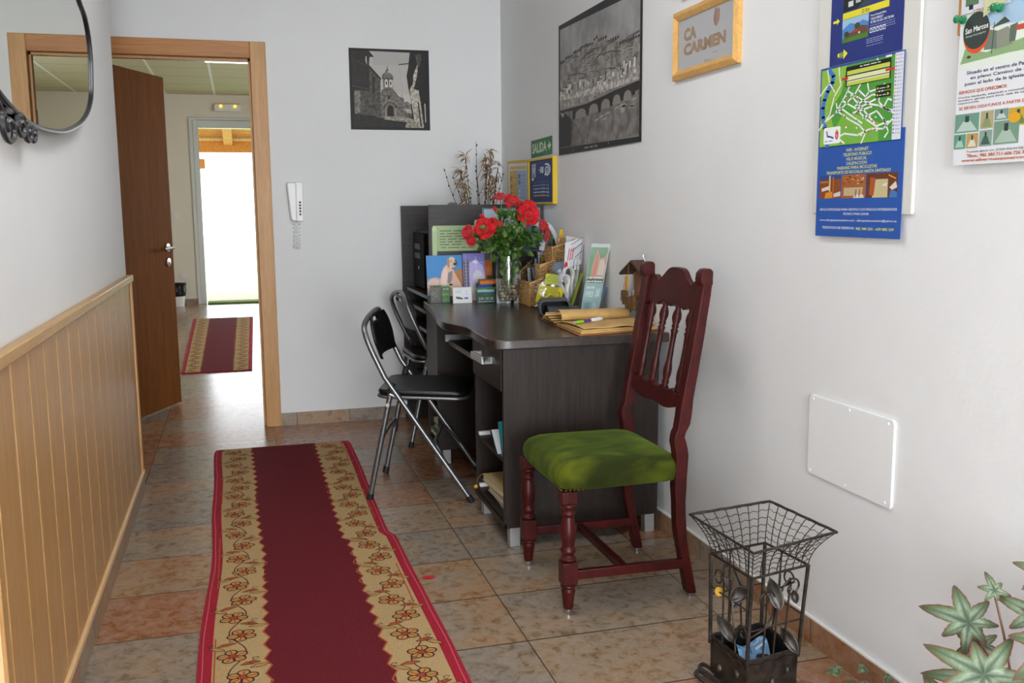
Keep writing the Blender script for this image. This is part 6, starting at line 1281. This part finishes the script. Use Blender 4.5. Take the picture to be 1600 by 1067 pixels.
for F, a, z0, z1 in ((Lf, .34, .127, .345), (Lf, .52, .20, .318), (Rf, .30, .127, .300), (Rf, .50, .127, .345), (Rf, .70, .150, .300), (Bf, .35, .127, .35), (Bf, .7, .127, .35), (Wf, .4, .127, .35)):
    g = G(bk_); g.tube([F(a, z0), F(a, z1)], .0026, 6); st_ = g.done('upright_rod', iron, bk_)
    if z1 < .34: g = G(bk_); g.ell(F(a, z1), .0055, 6); g.done('ball_finial', iron, st_)
leaf_iron = speck('iron_leaf', '#2e2b29', '#504a45', 30, .4); NT(leaf_iron).b.inputs['Metallic'].default_value = .5
for F, a, z, L, W_, ang, off in ((Lf, .42, .178, .085, .034, 2.15, -.004), (Lf, .70, .292, .050, .040, 3.9, -.006), (Rf, .42, .300, .085, .036, 1.9, -.004), (Rf, .78, .160, .080, .030, 2.15, .010), (Rf, .80, .278, .034, .020, 1.8, -.004), (Bf, .5, .22, .07, .03, 1.2, 0)):
    o0 = F(a, z); e1 = Vector((.92, -.39, 0)).normalized(); e2 = Vector((0, 0, 1)); nn = e1.cross(e2).normalized(); d = e1*math.cos(ang)+e2*math.sin(ang); sd = nn.cross(d)
    def fn(u, v): s_ = (v-.5)*2; w_ = math.sin(math.pi*min(1, u**.8))**.8; return o0+nn*(.005-.007*math.sin(3*u)+.006*s_*s_)+d*(L*(u-.5))+sd*(W_*.5*w_*s_)
    g = G(bk_); g.grid(fn, 8, 6); lf_ = g.done('iron_leaf', leaf_iron, bk_, solid=.0012)
    g = G(bk_); g.tube([fn(i/8, .5)+nn*(-.001) for i in range(9)], .0012, 4); g.done('leaf_vein', iron, lf_)
g = G(bk_); g.lathe([(0, -.003), (.010, -.003), (.012, 0), (.010, .003), (0, .003)], Lf(.22, .262), 16, (-.75, -.66, .1)); g.done('yellow_button', P('#c9a03c', .4), bk_, label='cream yellow button ornament')
for k, (x, y) in enumerate(((1.118, 2.10), (1.145, 2.13))):
    g = G(bk_); x0_, y0_ = x-.028, y+.005
    g.tube(spline([(x0_, y0_, .022), (x0_-.003, y0_-.012, .018), (x0_+.02, y0_-.10, .012), (x0_+.04, y0_-.19, .010), (x0_+.06, y0_-.19, .014), (x0_+.04, y0_-.10, .016), (x0_+.014, y0_, .022)], 6, True), .0055, 6, True); g.done('scroll_foot', iron, bk_)
for x, y in ((1.14, 1.95), (1.285, 1.97), (1.28, 2.11), (1.135, 2.085)): g = G(bk_); g.tube([(x, y, 0), (x, y, .027)], .006, 8); g.done('foot', iron, bk_)
# discarded blue packet inside the box
def pk(a, b): return (1.150+.10*a+.02*b, 1.965+.02*a+.10*b, .072+.045*b*(1-.3*a)+.012*math.sin(5*a+3*b)+.006*math.sin(11*b))
p = Print((1.2, 2.02, .08), lambda u, v, h: Vector(pk(u, v))+Vector((0, 0, h)), h0=0)
for i in range(8):
    for j in range(8): p.m(['#6f9cc4', '#5583b0', '#86aed0'][(i*3+j*5+i*j) % 3]); p.g.quad(*[p.fn(a/8, b/8, 0) for a, b in ((i, j), (i+1, j), (i+1, j+1), (i, j+1))])
p.h = .001; p.poly([(.55, .55), (.98, .42), (.98, .98), (.60, .98)], '#1d2430'); p.greek(.62, .85, .95, .08, '#c9d0da', seed=1); p.greek(.62, .68, .95, .08, '#c9d0da', seed=2)
p.done('crumpled_packet', None, label='crumpled blue and black wrapper lying inside the iron basket', cat='wrapper')
# ================================================================== PLANTS
bgm = mat('begonia_leaf', '#7d9a74', .5, spec=.35); t = NT(bgm)
at = t.new('ShaderNodeAttribute'); at.attribute_name = 'leafmap'; sp = t.new('ShaderNodeSeparateColor'); t.link(at.outputs['Color'], sp.inputs[0])
nz = t.noise(t.coord(), 190, 4, .7); nz2 = t.noise(t.coord(), 30, 3)
base = t.ramp(sp.outputs[0], [(.0, '#3c4a38'), (.24, '#5a6a55'), (.52, '#8c9a86'), (.78, '#6c8060'), (.88, '#5a6f3e'), (.95, '#7a3f44'), (1.0, '#8a3a40')])
col = t.mix(t.ramp(nz, [(.42, .0), (.60, .55)]), base, t.mix(.5, base, '#44543c'))
col = t.mix(t.math('MULTIPLY', sp.outputs[1], .8), col, '#3f5238'); t.color(col); t.bump(t.math('ADD', nz, t.math('MULTIPLY', sp.outputs[1], -.8)), .35, .002)
pet_m = mat('begonia_stem', '#6a4a3a', .5)
def star_leaf(root, c, nrm, upv, size, lobes, mt_, droop=.25, seed=1, dep=.40):
    R = random.Random(seed); nrm = Vector(nrm).normalized(); u_ = (Vector(upv)-nrm*Vector(upv).dot(nrm)).normalized(); s_ = nrm.cross(u_)
    bm = bmesh.new(); lay = bm.loops.layers.float_color.new('leafmap'); N = lobes*16; M_ = 7
    org_ = org(root); dat = {}
    lens = [R.uniform(.62, 1.1) for _ in range(lobes)]; lens[0] = 1.2; lens[lobes//2] = .55
    def rad(a):
        x = a/(2*math.pi)*lobes; i = int(x) % lobes; f = x-int(x); l0, l1 = lens[i], lens[(i+1) % lobes]; L = l0*(1-f)+l1*f
        v_ = abs(math.cos(math.pi*f)); tooth = .05*abs(math.sin(math.pi*f*6)); return (dep+(1-dep)*(1-2*min(f, 1-f))**1.35)*L + tooth*(1-abs(2*f-1)*.3)
    cv = bm.verts.new(Vector(c)-org_); dat[cv] = (0, 0)
    rings = []
    for j in range(1, M_+1):
        ring = []
        for k in range(N):
            a = 2*math.pi*k/N; rr = rad(a)*j/M_*size; f = (k/16) % 1; near = min(f, 1-f)
            z = -droop*size*(rr/size)**2 + .05*size*math.cos(2*math.pi*f)*(j/M_) * -1 + .03*size*math.sin(3*a+seed)*(j/M_)
            p_ = Vector(c)+u_*(rr*math.cos(a))+s_*(rr*math.sin(a))+nrm*z; v = bm.verts.new(p_-org_); dat[v] = (j/M_, max(0, 1-near*9*(.4+j/M_))) ; ring.append(v)
        rings.append(ring)
    for k in range(N): bm.faces.new([cv, rings[0][k], rings[0][(k+1) % N]])
    for A, B in zip(rings, rings[1:]):
        for k in range(N): bm.faces.new([A[k], B[k], B[(k+1) % N], A[(k+1) % N]])
    for f in bm.faces:
        f.smooth = True
        for l in f.loops: q = dat[l.vert]; l[lay] = (q[0], q[1], 0, 1)
    me = bpy.data.meshes.new('leaf'); bm.to_mesh(me); bm.free(); me.materials.append(mt_)
    o = bpy.data.objects.new('leaf', me); COL.objects.link(o); o.parent = root; return o
bp_ = thing('star_leaf_begonia', 'potted begonia with silvery green star leaves at the bottom right corner', 'potted plant', (1.36, 1.33, 0))
g = G(bp_); g.lathe([(0, 0), (.075, 0), (.10, .15), (.108, .15), (.108, .17), (.098, .17), (.09, .14), (0, .14)], (1.36, 1.33, 0), 24); g.done('pot', mat('terracotta', '#9a5a3c', .8), bp_)
lv = [((1.345, 1.400, .497), (-.5, -.75, .55), (-.2, .3, 1), .034, 6), ((1.325, 1.438, .418), (-.55, -.6, .65), (-.4, .75, .10), .082, 7), ((1.270, 1.335, .372), (-.5, -.75, .5), (-.5, .7, .25), .090, 7), ((1.385, 1.470, .352), (-.75, -.5, .3), (-.3, .6, -.7), .065, 6), ((1.345, 1.430, .300), (-.5, -.6, .6), (-.5, .75, -.15), .085, 7),
      ((1.375, 1.315, .560), (-.4, -.8, .5), (-.2, .8, -.1), .045, 6), ((1.38, 1.335, .468), (-.5, -.7, .6), (-.3, .7, .2), .062, 6), ((1.30, 1.455, .235), (-.5, -.7, .5), (-.5, .7, -.2), .075, 6), ((1.37, 1.27, .440), (-.4, -.7, .7), (0, .7, .5), .090, 7), ((1.42, 1.25, .52), (-.4, -.7, .7), (0, .5, .7), .07, 6), ((1.27, 1.28, .27), (-.4, -.7, .7), (-.4, .5, .2), .08, 7)]
for i, (c, nr, up_, sz, lb) in enumerate(lv):
    star_leaf(bp_, c, nr, up_, sz, lb, bgm, .30, i+3)
    g = G(bp_); b0 = Vector((1.36+random.uniform(-.03, .03), 1.33+random.uniform(-.03, .03), .15)); c_ = Vector(c); g.tube(spline([b0, b0.lerp(c_, .5)+Vector((0, 0, .04)), c_+Vector((.002, .004, -.002))], 6), .0026, 6); g.done('stem', pet_m, bp_)
sp_ = thing('small_leaf_plant', 'small low begonia with round leaves near the floor by the wall', 'potted plant', (1.40, 1.79, 0))
g = G(sp_); g.lathe([(0, 0), (.035, 0), (.042, .035), (.045, .035), (.045, .042), (.038, .042), (0, .034)], (1.40, 1.775, 0), 18); g.done('pot', MC['terracotta'], sp_)
smm = speck('small_begonia_leaf', '#34452f', '#7d8f6a', 120, .5, lo=.40, hi=.66)
for i, (c, nr, up_, sz) in enumerate((((1.362, 1.895, .092), (-.2, -.5, .8), (-1, .1, .2), .021), ((1.430, 1.885, .094), (.3, -.4, .8), (1, 0, -.3), .024), ((1.470, 1.845, .083), (.2, -.5, .8), (1, 0, 0), .018), ((1.372, 1.845, .076), (-.2, -.5, .8), (-.6, .5, 0), .018), ((1.412, 1.84, .074), (0, -.5, .8), (0, -1, 0), .018), ((1.49, 1.78, .075), (-.3, -.5, .8), (.5, 0, .5), .016))):
    star_leaf(sp_, c, nr, up_, sz, 5, smm, .35, i+30, .72)
    g = G(sp_); b0 = Vector((1.40, 1.78, .035)); c_ = Vector(c); g.tube(spline([b0, b0.lerp(c_, .5)+Vector((0, 0, .02)), c_], 5), .0012, 5); g.done('stem', pet_m, sp_)
